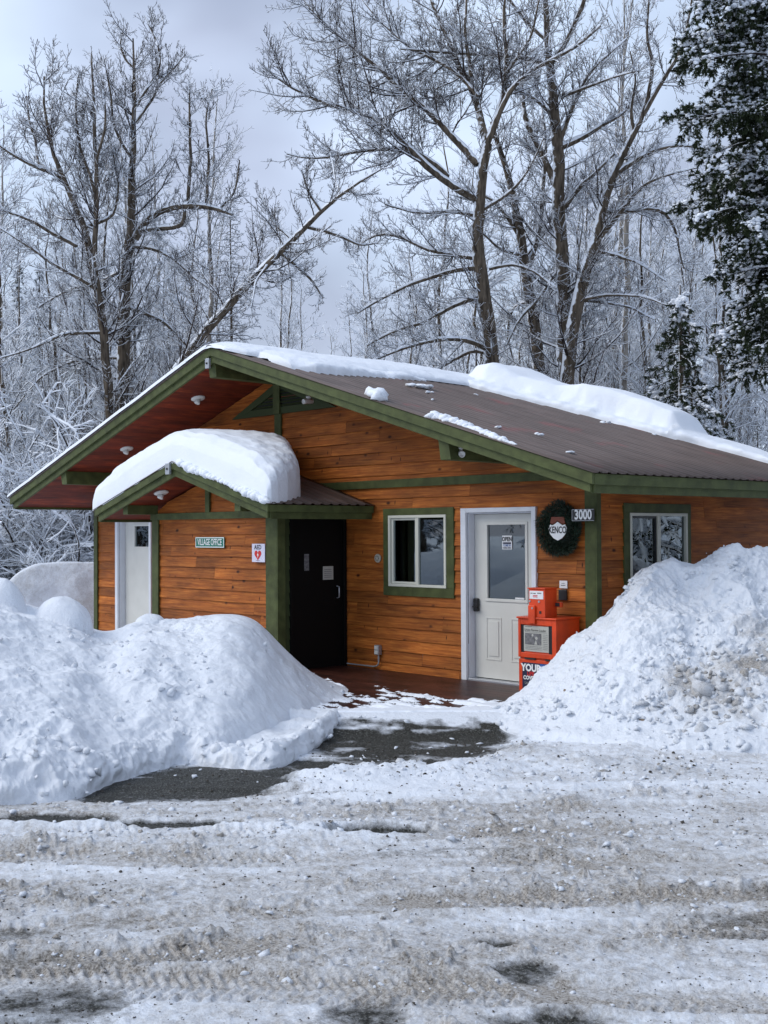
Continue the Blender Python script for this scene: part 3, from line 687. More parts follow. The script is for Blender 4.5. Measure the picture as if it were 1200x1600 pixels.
# wreath with shield
wr = empty('christmas_wreath', (-.47, -.10, 1.83), label='dark evergreen wreath hanging between the door and corner board', cat='wreath')
rg = np.random.default_rng(3); n = 9500
a = rg.random(n) * 2 * math.pi; q = rg.random(n) * 2 * math.pi; rr = rg.random(n) ** .5 * .088
R0 = .222 + .012 * np.sin(5 * a)
base = np.stack([-.46 + (R0 + rr * np.cos(q)) * np.cos(a), -.085 + rr * np.sin(q) * .45, 1.83 + (R0 + rr * np.cos(q)) * np.sin(a)], -1)
dirn = np.stack([np.cos(q) * np.cos(a) - .6 * np.sin(a), np.sin(q) * .5, np.cos(q) * np.sin(a) + .6 * np.cos(a)], -1) + rg.normal(0, .35, (n, 3)) * np.array([1, .4, 1])
dirn /= np.linalg.norm(dirn, axis=1, keepdims=True); sd_ = np.cross(dirn, rg.normal(0, 1, (n, 3))); sd_ /= np.linalg.norm(sd_, axis=1, keepdims=True)
ln = rg.uniform(.025, .055, (n, 1)); V = np.stack([base - sd_ * .004, base + sd_ * .004, base + dirn * ln], 1).reshape(-1, 3)
np_mesh('foliage', V, np.arange(3 * n).reshape(-1, 3), M_wreath, wr)
sh = MB(); pts = []
for (u, v) in ((-.105, .045), (-.07, .035), (-.03, .055), (0, .075), (.03, .055), (.07, .035), (.105, .045), (.13, .0), (.11, -.06), (.06, -.11), (0, -.135), (-.06, -.11), (-.11, -.06), (-.13, .0)):
    pts.append((-.44 + u, -.125, 1.835 + v))
shd = sh.prism(pts, (0, .008, 0)).build('shield_plaque', M_signw, wr)
cap = [(-.105, .06), (-.07, .05), (-.03, .07), (0, .09), (.03, .07), (.07, .05), (.105, .06), (.09, .13), (-.09, .13)]
MB().prism([(-.44 + u, -.1245, 1.835 + v) for u, v in cap], (0, .008, 0)).build('shield_top', mat('plaque_brown', (.16, .035, .015), .6), shd)
text_mesh('lettering', 'KENCO', M_ink, (-.44, -.126, 1.815), .075, .68, parent=shd, bold=.02)

# newspaper box
nb = empty('newspaper_box', (-.45, -.25, 0), label='orange-red coin newspaper box standing beside the white door', cat='newspaper box')
X0, X1, YF, YB = -.745, -.20, -.46, -.05
MB().box(X0, X1, YF + .02, YB, .40, .83).box(X0, X0 + .035, YF, YF + .019, .40, .83).box(X1 - .06, X1, YF, YF + .019, .40, .83).box(X0 + .036, X1 - .061, YF, YF + .019, .765, .83).box(X0 + .036, X1 - .061, YF, YF + .019, .40, .455).build('cabinet', M_orange, nb, bevel=.005)
MB().box(X0 - .012, X1 + .012, YF - .015, YB + .01, .831, .852).build('cabinet_lid', M_orange, nb, bevel=.005)
MB().box(X0 + .0, X1 - .0, YF + .01, YB, .02, .38).box(X0 + .01, X1 - .01, YF + .02, YB, .381, .399).build('stand', M_orange, nb, bevel=.005)
MB().box(X0 + .09, X1 - .30, YF - .002, YF + .019, .383, .397).build('gap', M_ink, nb)
MB().box(X1 - .16, X1 - .07, YF - .002, YF + .019, .383, .397).build('gap', M_ink, nb)
nw = MB().box(X0 + .075, X1 - .115, YF + .012, YF + .018, .47, .755).build('newspaper', M_news, nb)
MB().box(X0 + .036, X0 + .074, YF + .012, YF + .0185, .456, .764).build('display_recess', M_black, nb)
MB().box(X1 - .114, X1 - .061, YF + .012, YF + .0185, .456, .764).build('display_recess', M_black, nb)
xc = (X0 + .075 + X1 - .115) / 2
text_mesh('lettering', 'Union Review Leader', M_ink, (xc - .01, YF + .0095, .708), .026, .95, parent=nw)
pr = MB().box(X0 + .095, xc - .06, YF + .010, YF + .011, .742, .748).box(X0 + .095, X1 - .14, YF + .010, YF + .011, .684, .687)
for i in range(9): pr.box(xc + .095, X1 - .13, YF + .010, YF + .011, .66 - i * .02, .664 - i * .02)
for i in range(3): pr.box(X0 + .095, xc + .08, YF + .010, YF + .011, .525 - i * .016, .529 - i * .016)
pr.build('print', M_grey, nw)
ph = MB().box(X0 + .095, xc + .075, YF + .0095, YF + .011, .545, .672).build('photo', M_grey, nw)
MB().lathe((xc + .005, YF + .0095, .62), (0, -1, 0), [(0, .017), (.0005, .017)], 12).lathe((xc - .05, YF + .0095, .652), (0, -1, 0), [(0, .014), (.0005, .014)], 12).poly([(xc - .025, YF + .009, .55), (xc + .02, YF + .009, .55), (xc - .003, YF + .009, .60)]).build('photo_figure', M_news, ph)
po = MB().box(X0 + .055, X1 - .05, YF + .004, YF + .008, .05, .345).build('poster', M_navy, nb)
MB().box(X0 + .31, X1 - .055, YF + .002, YF + .004, .235, .34).build('poster_corner', M_blue, po)
text_mesh('lettering', 'YOUR', M_signw, (X0 + .185, YF + .0025, .285), .075, .95, parent=po, bold=.05)
text_mesh('lettering', 'LIFE', M_red, (X0 + .18, YF + .002, .222), .042, 1.0, parent=po, bold=.04)
text_mesh('lettering', 'COVERED', M_signw, (X0 + .195, YF + .0025, .175), .04, .95, parent=po, bold=.045)
text_mesh('lettering', 'Union Review', M_news, (X0 + .19, YF + .0025, .118), .03, .8, parent=po)
tw = MB().box(-.585, -.355, YF + .0, YF + .21, .853, 1.165).build('coin_tower', M_orange, nb, bevel=.005)
MB().box(-.595, -.345, YF - .012, YF + .215, 1.166, 1.178).build('tower_cap', M_orange, tw, bevel=.003)
tl = MB().box(-.57, -.375, YF - .004, YF - .001, 1.055, 1.145).build('price_card', M_paper, tw)
MB().box(-.555, -.525, YF - .0055, YF - .0045, 1.113, 1.122).box(-.515, -.48, YF - .0055, YF - .0045, 1.111, 1.121).box(-.46, -.40, YF - .0055, YF - .0045, 1.116, 1.126).build('print', M_grey, tl)
MB().box(-.52, -.455, YF - .0055, YF - .0045, 1.088, 1.097).box(-.52, -.455, YF - .0055, YF - .0045, 1.074, 1.082).build('print', M_red, tl)
MB().lathe((-.565, YF, 1.03), (0, -1, 0), [(0, .011), (.008, .011)], 10).build('lock', M_galv, tw)
MB().lathe((-.435, YF, 1.028), (0, -1, 0), [(0, .013), (.008, .013)], 10).build('lock', M_galv, tw)
MB().box(-.575, -.48, YF - .028, YF - .001, .78, .985).build('latch_arm', M_orange, tw, bevel=.006)
MB().box(-.435, -.405, YF - .004, YF - .0005, .895, .925).build('coin_return', M_ink, tw)
MB().box(-.354, -.265, YF + .17, YF + .205, .965, 1.02).build('side_bracket', M_orange, tw, bevel=.005)
MB().box(-.345, -.285, YF + .166, YF + .1695, .972, 1.012).build('bracket_slot', M_ink, tw)
MB().lathe((-.51, YF - .029, .955), (0, -1, 0), [(0, .012), (.006, .012)], 10).build('rivet', M_galv, tw)

# ================================================================== GROUND
GZ = -.12
def sd_to_xy(s, d): return CAM[0] + RH[0] * s + FH[0] * d, CAM[1] + RH[1] * s + FH[1] * d
def gd(py, z=GZ): return FPX * (CAM[2] - z) / (py - 831.5)      # distance of a ground point seen at row py
def blob(S, D, px, py, rx, ry, soft=.35, rot=0):
    """soft ellipse on the ground; centre and radii measured on the photograph"""
    d0 = gd(py); s0 = (px - 600) * d0 / FPX; rs = rx * d0 / FPX; rd = (gd(py - ry) - gd(py + ry)) / 2
    u = (S - s0); v = (D - d0); u, v = u * math.cos(rot) + v * math.sin(rot), -u * math.sin(rot) + v * math.cos(rot)
    return 1 - sstep(1 - soft, 1 + soft, np.sqrt((u / rs) ** 2 + (v / rd) ** 2))

ICO = None
def ico(sub=2):
    import bmesh
    bm = bmesh.new(); bmesh.ops.create_icosphere(bm, subdivisions=sub, radius=1); V = np.array([v.co[:] for v in bm.verts]); F = np.array([[v.index for v in f.verts] for f in bm.faces]); bm.free(); return V, F
def clods(C, R, rg, sub=1, rough=.35, flat=.75):
    """angular lumps at centres C with radii R -> verts, tris"""
    V0, F0 = ico(sub); n = len(C); off = rg.uniform(0, 50, (n, 1, 3))
    V = V0[None] * (1 + rough * vnoise(V0[None] * 1.7 + off)[..., None])
    q = rg.normal(0, 1, (n, 4)); q /= np.linalg.norm(q, axis=1, keepdims=True); w, x, y, z = q.T
    Rm = np.stack([1 - 2 * (y * y + z * z), 2 * (x * y - z * w), 2 * (x * z + y * w), 2 * (x * y + z * w), 1 - 2 * (x * x + z * z), 2 * (y * z - x * w), 2 * (x * z - y * w), 2 * (y * z + x * w), 1 - 2 * (x * x + y * y)], -1).reshape(n, 3, 3)
    V = V * rg.uniform(.6, 1.25, (n, 1, 3)); V = np.einsum('nij,nkj->nki', Rm, V) * R[:, None, None]
    V[..., 2] *= flat
    V += C[:, None]
    F = F0[None] + (np.arange(n) * len(V0))[:, None, None]
    return V.reshape(-1, 3), F.reshape(-1, 3)

# far snow field, to the horizon
n = 60; t_ = np.sign(np.linspace(-1, 1, n)) * np.abs(np.linspace(-1, 1, n)) ** 2.2 * 420
Xg, Yg = np.meshgrid(t_, t_); Zg = -.34 + .25 * fbm(np.stack([Xg * .05, Yg * .05, Xg * 0], -1), 3) * sstep(30, 60, np.hypot(Xg, Yg))
idx = np.arange(n * n).reshape(n, n); F = np.stack([idx[:-1, :-1], idx[:-1, 1:], idx[1:, 1:], idx[1:, :-1]], -1).reshape(-1, 4)
np_mesh('snow_ground', np.stack([Xg, Yg, Zg], -1), F, M_snow, smooth=True, kind='structure', label='snow covered ground around the building reaching into the trees')

# near ground: road, apron, path
pxs = np.concatenate([np.linspace(-1300, -110, 150)[:-1], np.linspace(-110, 1310, 600), np.linspace(1310, 2500, 150)[1:]]); pys = np.concatenate([np.linspace(1036, 1300, 170), np.linspace(1301.5, 1760, 260)])
PXg, PYg = np.meshgrid(pxs, pys); D = gd(PYg); S = (PXg - 600) * D / FPX
P3 = np.stack([S, D, S * 0], -1)
road = 1 - sstep(9.3, 10.4, D + .25 * fbm(P3 * .8, 3) - .28 * S * 0)                       # 1 on the driven road
nA = fbm(P3 * np.array([1.0, 2.2, 1]) + 5, 5, .55); nB = fbm(P3 * np.array([6, 9, 1]), 5, .6); nC = ridg(P3 * np.array([9, 12, 1]), 4)
wob = .16 * fbm(P3 * np.array([.5, .5, 1]) + 31, 3)
h = .018 * nA + .016 * nB * (.4 + nA) + .009 * nC * np.clip(nA + .4, 0, 1)
clod = np.clip(fbm(P3 * np.array([11, 15, 1]) + 3, 4, .6) - .20, 0, 1) * .13 * np.clip(.15 + 2.2 * nA, 0, 1)
h += clod
h += .012 * np.clip(fbm(P3 * np.array([22, 30, 1]) + 8, 3), -.3, 1)
wet = np.zeros_like(S); dirt = np.full_like(S, .43) * road
# pushed ridges of slush along the road edge
for (dc, wd, hh, s0, s1) in ((9.55, .30, .07, -1.9, 2.2), (9.15, .22, .05, -2.2, .6), (8.7, .3, .035, -.5, 3.0), (7.65, .28, .045, -3.2, .1), (10.3, .3, .05, .4, 3.4)):
    w_ = np.exp(-((D - dc - wob - .05 * S) / wd) ** 2) * sstep(s0 - .5, s0 + .3, S) * (1 - sstep(s1 - .3, s1 + .5, S))
    h += hh * w_ * (.55 + .9 * np.clip(fbm(P3 * np.array([5, 9, 1]) + 2, 4) + .5, 0, 1.3)); dirt -= .34 * w_
# wheel tracks with tread bars
for (dc, sl, wd, s0, s1, ph) in ((7.55, .03, .16, -9, 9, 0), (6.95, -.05, .15, -9, 9, 2), (8.15, .02, .15, .5, 9, 1), (6.05, .16, .14, -9, 9, .5), (5.55, .14, .14, -9, 2, 3), (8.75, -.03, .14, -9, -.3, 4), (5.0, -.10, .15, -9, 9, 1)):
    v = (D - dc - sl * S - wob * 1.2) / wd; w_ = (1 - sstep(.75, 1.15, np.abs(v))) * sstep(s0, s0 + .6, S) * (1 - sstep(s1, s1 + .6, S))
    fade = np.clip(.65 + 1.4 * fbm(P3 * np.array([.7, .9, 1]) + ph, 3), 0, 1)
    tread = np.sign(np.sin(S * 2 * math.pi / .075 + ph)) * (np.abs(v) > .45) + np.sin(S * 2 * math.pi / .05 + np.abs(v) * 9)
    h = h * (1 - .88 * w_ * fade) + w_ * fade * (-.016 + .0075 * tread * np.clip(.6 + 1.5 * fbm(P3 * 3 + ph, 2), 0, 1)); dirt += .20 * w_ * fade; wet += .16 * w_ * fade
    rim = np.exp(-((np.abs(v) - 1.25) / .25) ** 2) * fade * sstep(s0, s0 + .6, S) * (1 - sstep(s1, s1 + .6, S)); h += .018 * rim * (.4 + 1.4 * np.clip(nB + .4, 0, 1))
dirt += .55 * (nA * 1.0 + .25) * road * .8
# bare patches
wet += .50 * road * sstep(.05, .55, fbm(P3 * np.array([.55, 1.1, 1]) + 77, 4))
def W(px, py, rx, ry, a=1, soft=.3, rot=0): 
    global wet; wet = np.maximum(wet, a * blob(S, D, px, py, rx, ry, soft, rot))
W(640, 1152, 160, 44, 1.0, .45); W(560, 1150, 90, 34, 1.0, .5); W(720, 1142, 90, 26, 1., .5); W(660, 1100, 200, 30, .8, .2); W(640, 1060, 200, 30, 1., .2)
W(300, 1216, 165, 30, 1.0, .4, .0); W(190, 1232, 80, 18, .95, .5); W(420, 1196, 150, 16, .95, .25); W(70, 1276, 130, 11, .95); W(270, 1284, 120, 7, .92); W(590, 1297, 90, 8, .95)
W(820, 1512, 60, 22, .78, .5); W(90, 1560, 170, 45, .72, .6); W(560, 1580, 90, 30, .74, .6); W(850, 1590, 120, 20, .72, .6); W(770, 1470, 40, 12, .7, .5); W(1130, 1440, 120, 16, .55, .6); W(700, 1330, 200, 12, .5, .6)
wet += .05 * nA
wet += .22 * nB * (wet > .05) + .10 * nC * (wet > .05); bare = sstep(.45, .85, wet)
h = h * (1 - .85 * bare) - .020 * bare + .006 * nB * bare
# a film of slush strands over the wet path and deck front
strand = np.clip(fbm(P3 * np.array([2.5, 10, 1]) + 12, 4, .6) * 2.2, 0, 1)
wet -= .55 * strand * (1 - sstep(.0, .25, np.abs(D - 11.5) - .15)) + .35 * np.clip(fbm(P3 * np.array([3, 6, 1]) + 40, 4) * 2, 0, 1) * (D > 9.4)
white_edge = np.exp(-((D - 11.72) / .14) ** 2) * (np.abs(S) < 3); wet -= 1.0 * white_edge * (PXg > 470) * (PXg < 800); h += .03 * white_edge
dirt = np.clip(dirt + .15 * nB, 0, 1.2) * (1 - .0 * bare)
dirt = np.maximum(dirt, .40 * blob(S, D, 900, 1190, 500, 25, .6) * (1 + nA))
edge = np.maximum(sstep(2300, 2500, PXg), 1 - sstep(-1300, -1100, PXg)); edge = np.maximum(edge, sstep(1700, 1760, PYg))
Zr = GZ + h - .25 * edge
X, Y = sd_to_xy(S, D)
Zr = Zr + .135 * sstep(11.0, 11.75, D) * (X > -5.3); Zr[0] = GZ - .25
underdeck = (X > -5.1) & (X < 2.2) & (Y > -4.2) & (D > 11.84 + .05 * fbm(P3 * 3, 3)); Zr = np.where((D > 11.66) & (D < 11.9), np.maximum(Zr, .010 + .01 * nB), Zr); kk_ = sstep(11.84, 12.04, D + .04 * fbm(P3 * 3, 3)); Zr = np.where((X > -5.1) & (X < 2.2) & (Y > -4.2), Zr * (1 - kk_) - .06 * kk_, Zr)
idx = np.arange(PXg.size).reshape(PXg.shape); F = np.stack([idx[:-1, :-1], idx[1:, :-1], idx[1:, 1:], idx[:-1, 1:]], -1).reshape(-1, 4)
np_mesh('road', np.stack([X, Y, Zr], -1), F, M_ground, smooth=True, vattr={'dirt': dirt.ravel(), 'wet': wet.ravel()}, kind='structure', label='slushy gravel-stained snow road with tyre tracks and bare wet asphalt')

ZR_ = Zr.copy()
def scatter(name, n, seed, rmed, rsd, rmax, maskfn, dfn, m_, lab, cat_, flat=.7):
    rg = np.random.default_rng(seed); ii = rg.integers(3, PXg.shape[0] - 1, n * 5); jj = rg.integers(1, PXg.shape[1] - 1, n * 5)
    keep = rg.random(len(ii)) < maskfn(S[ii, jj], D[ii, jj], wet[ii, jj], nA[ii, jj]) * np.minimum(1, (D[ii, jj] / 9) ** 1.5); ii, jj = ii[keep][:n], jj[keep][:n]
    r_ = np.clip(np.exp(rg.normal(math.log(rmed), rsd, len(ii))), .003, rmax) * np.clip(D[ii, jj] / 9, .55, 1.2)
    C = np.stack([X[ii, jj], Y[ii, jj], ZR_[ii, jj] + r_ * .1], -1); C[:, :2] += rg.normal(0, .012, (len(ii), 2))
    V, F = clods(C, r_, rg, 1, 1.0, flat)
    np_mesh(name, V, F, m_, smooth=False, vattr={'dirt': np.repeat(dfn(rg, len(ii)), 12), 'wet': np.zeros(len(V))}, kind='stuff', label=lab, cat=cat_)
M_grit = mat('road_grit', (.055, .048, .04), .8, var=.5, vscale=90)
ridge_m = lambda S_, D_, w_, n_: np.clip(.12 + 1.2 * n_ + .6 * np.exp(-((D_ - 9.4) / .35) ** 2) + .4 * np.exp(-((D_ - 7.6) / .4) ** 2), 0, 1) * (w_ < .55) * (D_ < 10.8)
scatter('slush_crumbs', 6500, 61, .011, .55, .034, ridge_m, lambda r, n: np.clip(r.normal(.30, .35, n), 0, 1), M_ground, 'broken crumbs and lumps of slush strewn over the road', 'slush')
scatter('slush_crumbs', 1500, 62, .012, .5, .04, lambda S_, D_, w_, n_: (.25 + .75 * np.exp(-((w_ - .55) / .25) ** 2)) * (w_ > .25) * (D_ > 9.2) * (D_ < 11.7), lambda r, n: np.clip(r.normal(.1, .2, n), 0, 1), M_ground, 'bits of broken ice strewn on the wet path', 'slush')
scatter('road_grit', 5000, 63, .006, .4, .016, lambda S_, D_, w_, n_: np.clip(.3 - n_ + .3 * (w_ > .3), 0, 1) * (D_ < 11), lambda r, n: np.zeros(n), M_grit, 'dark grit and pebbles strewn over the icy road', 'grit')

# slush lying on the deck
nx, ny = 460, 280
xs = np.linspace(-4.8, 1.6, nx); ys_ = np.linspace(-3.9, -.1, ny); XX, YY = np.meshgrid(xs, ys_)
Q = np.stack([XX, YY, XX * 0], -1)
sD = (XX - CAM[0]) * FH[0] + (YY - CAM[1]) * FH[1]; sS = (XX - CAM[0]) * RH[0] + (YY - CAM[1]) * RH[1]; spx = 600 + sS * FPX / sD
cov = fbm(Q * np.array([3.5, 9, 1]), 5, .6) - .10 - 2.2 * (1 - sstep(11.64, 11.77, sD)) + .35 * sstep(-.9, -.2, -(YY + 0)) * 0
cov += .12 * (sD < 12.7) + .75 * np.exp(-((sD - 11.80) / .11) ** 2) + .2 * np.exp(-((sD - 11.9) / .3) ** 2) + .55 * sstep(690, 770, spx) * sstep(-1.0, -1.5, YY) - .8 * sstep(-1.5, -.75, YY)
cov += .5 * np.exp(-(((XX + 2.1) / .35) ** 2 + ((YY + 1.05) / .12) ** 2)) + .4 * np.exp(-(((XX + 1.6) / .5) ** 2 + ((YY + 1.45) / .10) ** 2))
hh = np.clip(cov - .12, -.02, .35) * .10
keep = (hh[:-1, :-1] > 0) | (hh[1:, 1:] > 0)
idx = np.arange(nx * ny).reshape(ny, nx); F = np.stack([idx[:-1, :-1], idx[:-1, 1:], idx[1:, 1:], idx[1:, :-1]], -1)[keep]
np_mesh('deck_slush', np.stack([XX, YY, np.maximum(hh, -.004) + .003], -1), F.reshape(-1, 4), M_snow, smooth=True, kind='stuff', label='scattered patches of slush and ice lying on the wet deck', cat='slush')

# ================================================================== SNOW BANKS
def bank(name, crest, base, cols, nt, back, shelf, power, noisefn, seed, nclod, clodfn, mat_, lumps=(), z0=GZ, tshelf=((0, 0), (1, 0)), **kw):
    """crest: (px, py, d); base: (px, py) on the ground; back: function px -> distance where the far foot stands"""
    rg = np.random.default_rng(seed)
    px = np.linspace(crest[0][0], crest[-1][0], cols); c = np.array(crest, float); b = np.array(base, float)
    cy = np.interp(px, c[:, 0], c[:, 1]); cd = np.interp(px, c[:, 0], c[:, 2]); by = np.interp(px, b[:, 0], b[:, 1])
    def sm(a, k):
        k = k * 4 + 1; kk = np.exp(-np.linspace(-2, 2, k) ** 2); kk /= kk.sum(); return np.convolve(np.pad(a, k // 2, mode='edge'), kk, 'valid')[:len(a)]
    cy = sm(cy, 13); by = sm(by, 17); df = gd(by); df = np.minimum(df, cd - .25); zc = CAM[2] - (cy - 831.5) / FPX * cd
    db = np.array([back(p) for p in px])
    T = np.concatenate([np.linspace(0, 1, nt), 1 + np.linspace(.03, 1, nt // 3)])
    t = T[:, None]; tf = np.clip(t, 0, 1)
    D = np.where(t <= 1, df + (cd - df) * t, cd + (db - cd) * (t - 1)); S = (px[None] - 600) * D / FPX
    pw = np.interp(px, [q[0] for q in power], [q[1] for q in power]); sh = np.interp(px, [q[0] for q in shelf], [q[1] for q in shelf])
    pw = sm(pw, 21); sh = sm(sh, 21); sh = np.minimum(sh, np.maximum((zc - z0) * .9, .02))
    ts = sm(np.interp(px, [q[0] for q in tshelf], [q[1] for q in tshelf]), 25); tq = np.clip((tf - ts[None]) / (1 - ts[None]), 0, 1)
    rise = sh * sstep(0, .07, tf) + (zc - z0 - sh) * (1 - (1 - tq) ** pw[None]) ** np.interp(px, [q[0] for q in power], [q[2] for q in power])[None]
    Z = z0 - .06 + .06 * sstep(0, .04, tf) + rise
    tb = np.clip(t - 1, 0, 1); Z = np.where(t > 1, Z * (1 - tb ** 1.6) + (z0 - .1) * tb ** 1.6, Z)
    X, Y = sd_to_xy(S, D); P = np.stack([X, Y, Z], -1)
    du = np.gradient(P, axis=1); dv = np.gradient(P, axis=0); Nn = np.cross(du, dv); Nn /= np.linalg.norm(Nn, axis=2, keepdims=True) + 1e-9
    dn, dirt = noisefn(P, np.broadcast_to(px, D.shape), tf + t * 0, rg)
    fade = (.25 + .75 * sstep(0, .03, tf)) * (1 - sstep(.85, 1, tb))
    P = P + Nn * (dn * fade)[..., None]
    for (lx, ly, ld, r_, hz) in lumps:       # rounded snow-capped boulders of ploughed snow
        c3 = at(lx, ly, ld); q = (P[..., :2] - c3[:2]); w = np.clip(1 - (np.hypot(q[..., 0], q[..., 1]) * (1 + .35 * fbm(P * 2.2 + lx, 2)) / (r_ * 1.3)) ** 2, 0, 1) ** .6
        P[..., 2] = np.maximum(P[..., 2], np.where(w > 0, c3[2] - hz + hz * w * 1.0 + .05 * fbm(P * 3.5, 3), -9))
    idx = np.arange(P.shape[0] * P.shape[1]).reshape(P.shape[:2]); F = np.stack([idx[:-1, :-1], idx[:-1, 1:], idx[1:, 1:], idx[1:, :-1]], -1).reshape(-1, 4)
    root = empty(name, (float(P[..., 0].mean()), float(P[..., 1].mean()), z0), **kw)
    np_mesh('snow_mass', P, F, mat_, root, smooth=True, vattr={'dirt': dirt.ravel(), 'wet': np.zeros(dirt.size)})
    if nclod:
        ii = rg.integers(2, nt, nclod * 4); jj = rg.integers(0, cols, nclod * 4); prob, rad, dd = clodfn(px[jj], T[ii], rg)
        k = rg.random(len(ii)) < prob; ii, jj, rad, dd = ii[k][:nclod], jj[k][:nclod], rad[k][:nclod], dd[k][:nclod]
        C = P[ii, jj] + rg.normal(0, .015, (len(ii), 3)); C[:, 2] -= rad * .45
        V, F = clods(C, rad, rg, 1, 1.0, .8)
        np_mesh('snow_clods', V, F, mat_, root, smooth=False, vattr={'dirt': np.repeat(dd, len(V) // len(C)), 'wet': np.zeros(len(V))}, kind='stuff')
    return root, P

def left_noise(P, px, t, rg):
    rough = (1 - sstep(260, 400, px)) + .7 * (1 - sstep(.0, .35, t)) + .0
    rough = np.clip(rough, .0, 1.1) * (.35 + .65 * sstep(-.3, .3, fbm(P * .9 + 3, 2))) * (1 - .75 * sstep(.90, 1, t))
    d = .07 * fbm(P * 1.3, 4) * sstep(0, .12, t) * (1 - .6 * sstep(.85, 1, t)) + rough * (.075 * ridg(P * 2.1, 3) + .045 * np.clip(fbm(P * 5, 4, .55), -.3, 1)) + .010 * rough * ridg(P * 13, 3) + .005 * rough * fbm(P * 30, 3)
    d += .05 * (np.clip(fbm(P * 4.5 + 9, 2), 0, 1)) * (1 - sstep(.02, .18, t)) + .10 * fbm(P * 2.4 + 60, 4) * sstep(330, 480, px) * sstep(.02, .10, t) * (1 - sstep(.35, .7, t)) + .03 * fbm(P * 5, 3) * (1 - sstep(.8, .95, t)) + .045 * ridg(P * 7 + 3, 3) * (1 - sstep(.05, .16, t))
    dirt = .32 * sstep(.1, .5, fbm(P * .8 + 8, 3)) * (1 - sstep(300, 420, px)) + .45 * np.exp(-((px - 450) / 45) ** 2 - ((t - .80) / .07) ** 2) + .15 * (1 - sstep(.0, .1, t)) * (px < 150)
    return d, dirt
def left_clods(px, T, rg):
    pr = np.where(px < 330, .75, .10) * np.where(T > .8, .25, 1) + np.where(T < .14, .9, 0)
    pr = pr * (.25 + .75 * (np.sin(px * .021 + T * 5) > -.2))
    rad = np.exp(rg.normal(math.log(.020), .55, len(px))); rad = np.clip(rad, .008, .10) * np.where(T < .3, 1.15, 1)
    return pr, rad, np.clip(rg.normal(.10, .12, len(px)), 0, .5)
left_crest = [(-760, 1130, 12.2), (-620, 1000, 12.4), (-480, 920, 12.5), (-330, 900, 12.6), (-120, 905, 12.6), (0, 928, 12.7), (60, 948, 12.8), (120, 966, 12.8), (150, 985, 12.8), (185, 982, 12.9), (215, 966, 12.9), (290, 966, 13), (345, 959, 13), (375, 959, 13.1), (400, 968, 13.2), (430, 1000, 13.3), (455, 1024, 13.3), (480, 1045, 13.4), (510, 1063, 13.5), (545, 1077, 13.6), (575, 1084, 13.7), (600, 1096, 13.75)]
left_base = [(-760, 1200), (-500, 1250), (-330, 1262), (-50, 1262), (40, 1252), (110, 1246), (135, 1236), (170, 1218), (230, 1202), (290, 1188), (340, 1194), (400, 1200), (440, 1196), (470, 1176), (500, 1152), (540, 1126), (575, 1104), (600, 1101)]
bank('snow_bank', left_crest, left_base, 1080, 300, lambda p: 14.9 if p > 250 else 15.6, [(-330, .05), (300, .06), (400, .10), (470, .13), (560, .12), (590, .05), (600, .02)],
     [(-330, 1.5, .9), (300, 1.5, .9), (400, 2.0, .95), (450, 2.1, 1.0), (520, 1.8, 1.0), (600, 1, 1)], left_noise, 4, 1050, left_clods, M_bank,
     lumps=[(92, 932, 12.3, .26, .30), (5, 905, 12.2, .20, .34), (235, 957, 12.75, .14, .10), (85, 1160, 9.75, .24, .24), (40, 1105, 10.3, .25, .2), (20, 1195, 9.3, .2, .14), (150, 1120, 10.4, .2, .15), (360, 1060, 11.85, .34, .26), (410, 1095, 11.8, .2, .1)],
     tshelf=((-330, 0), (290, 0), (350, .12), (410, .34), (460, .48), (520, .55), (600, .5)), label='big lumpy snow bank in front of the porch wall on the left', cat='snow bank')

def right_noise(P, px, t, rg):
    up = sstep(.15, .35, t)
    d = .09 * fbm(P * 1.6 + 4, 4) * sstep(.05, .2, t) * sstep(760, 980, px) + up * (.35 + .65 * sstep(820, 980, px)) * (.095 * ridg(P * 1.9, 3) + .060 * np.clip(fbm(P * 4.5 + 2, 5, .6), -.35, 1)) + (.3 + .7 * up) * (.016 * ridg(P * 12, 3) + .008 * fbm(P * 28, 3))
    d += (1 - up) * .03 * fbm(P * 5, 3)
    dz = np.exp(-((px - 1110) / 110) ** 2 - ((t - .33) / .20) ** 2) + .5 * np.exp(-((px - 1180) / 70) ** 2 - ((t - .5) / .2) ** 2)
    dirt = .72 * dz * (.6 + .6 * sstep(-.3, .3, fbm(P * 3, 3))) + .12 * (1 - sstep(0, .12, t))
    return d, dirt
def right_clods(px, T, rg):
    dz = np.exp(-((px - 1110) / 120) ** 2 - ((T - .33) / .22) ** 2)
    pr = np.where(T > .2, .10, .03) * (1 + np.sin(px * .05 + T * 9)) + .95 * dz; pr = np.where(px < 800, pr * .6, pr)
    rad = np.clip(np.exp(rg.normal(math.log(.019), .6, len(px))), .008, .062) * (1 + .25 * dz)
    return pr, rad, np.clip(.78 * dz * rg.uniform(.3, 1.3, len(px)) + rg.normal(.04, .08, len(px)), 0, 1.1)
right_crest = [(738, 1131, 11.6), (756, 1118, 11.8), (775, 1108, 11.9), (800, 1092, 12.0), (830, 1068, 12.1), (850, 1046, 12.2), (880, 1016, 12.25), (905, 994, 12.3), (925, 972, 12.35), (945, 948, 12.4), (965, 918, 12.45), (985, 893, 12.5), (1010, 884, 12.55), (1030, 878, 12.6), (1078, 883, 12.65), (1105, 872, 12.7), (1126, 862, 12.7), (1150, 860, 12.75), (1170, 864, 12.8), (1200, 859, 12.9), (1300, 852, 13.1), (1500, 862, 13.4), (1700, 900, 13.4), (1850, 1010, 13.2), (1950, 1120, 12.8)]
right_base = [(738, 1133), (760, 1142), (800, 1150), (860, 1160), (1000, 1178), (1160, 1184), (1500, 1190), (1950, 1170)]
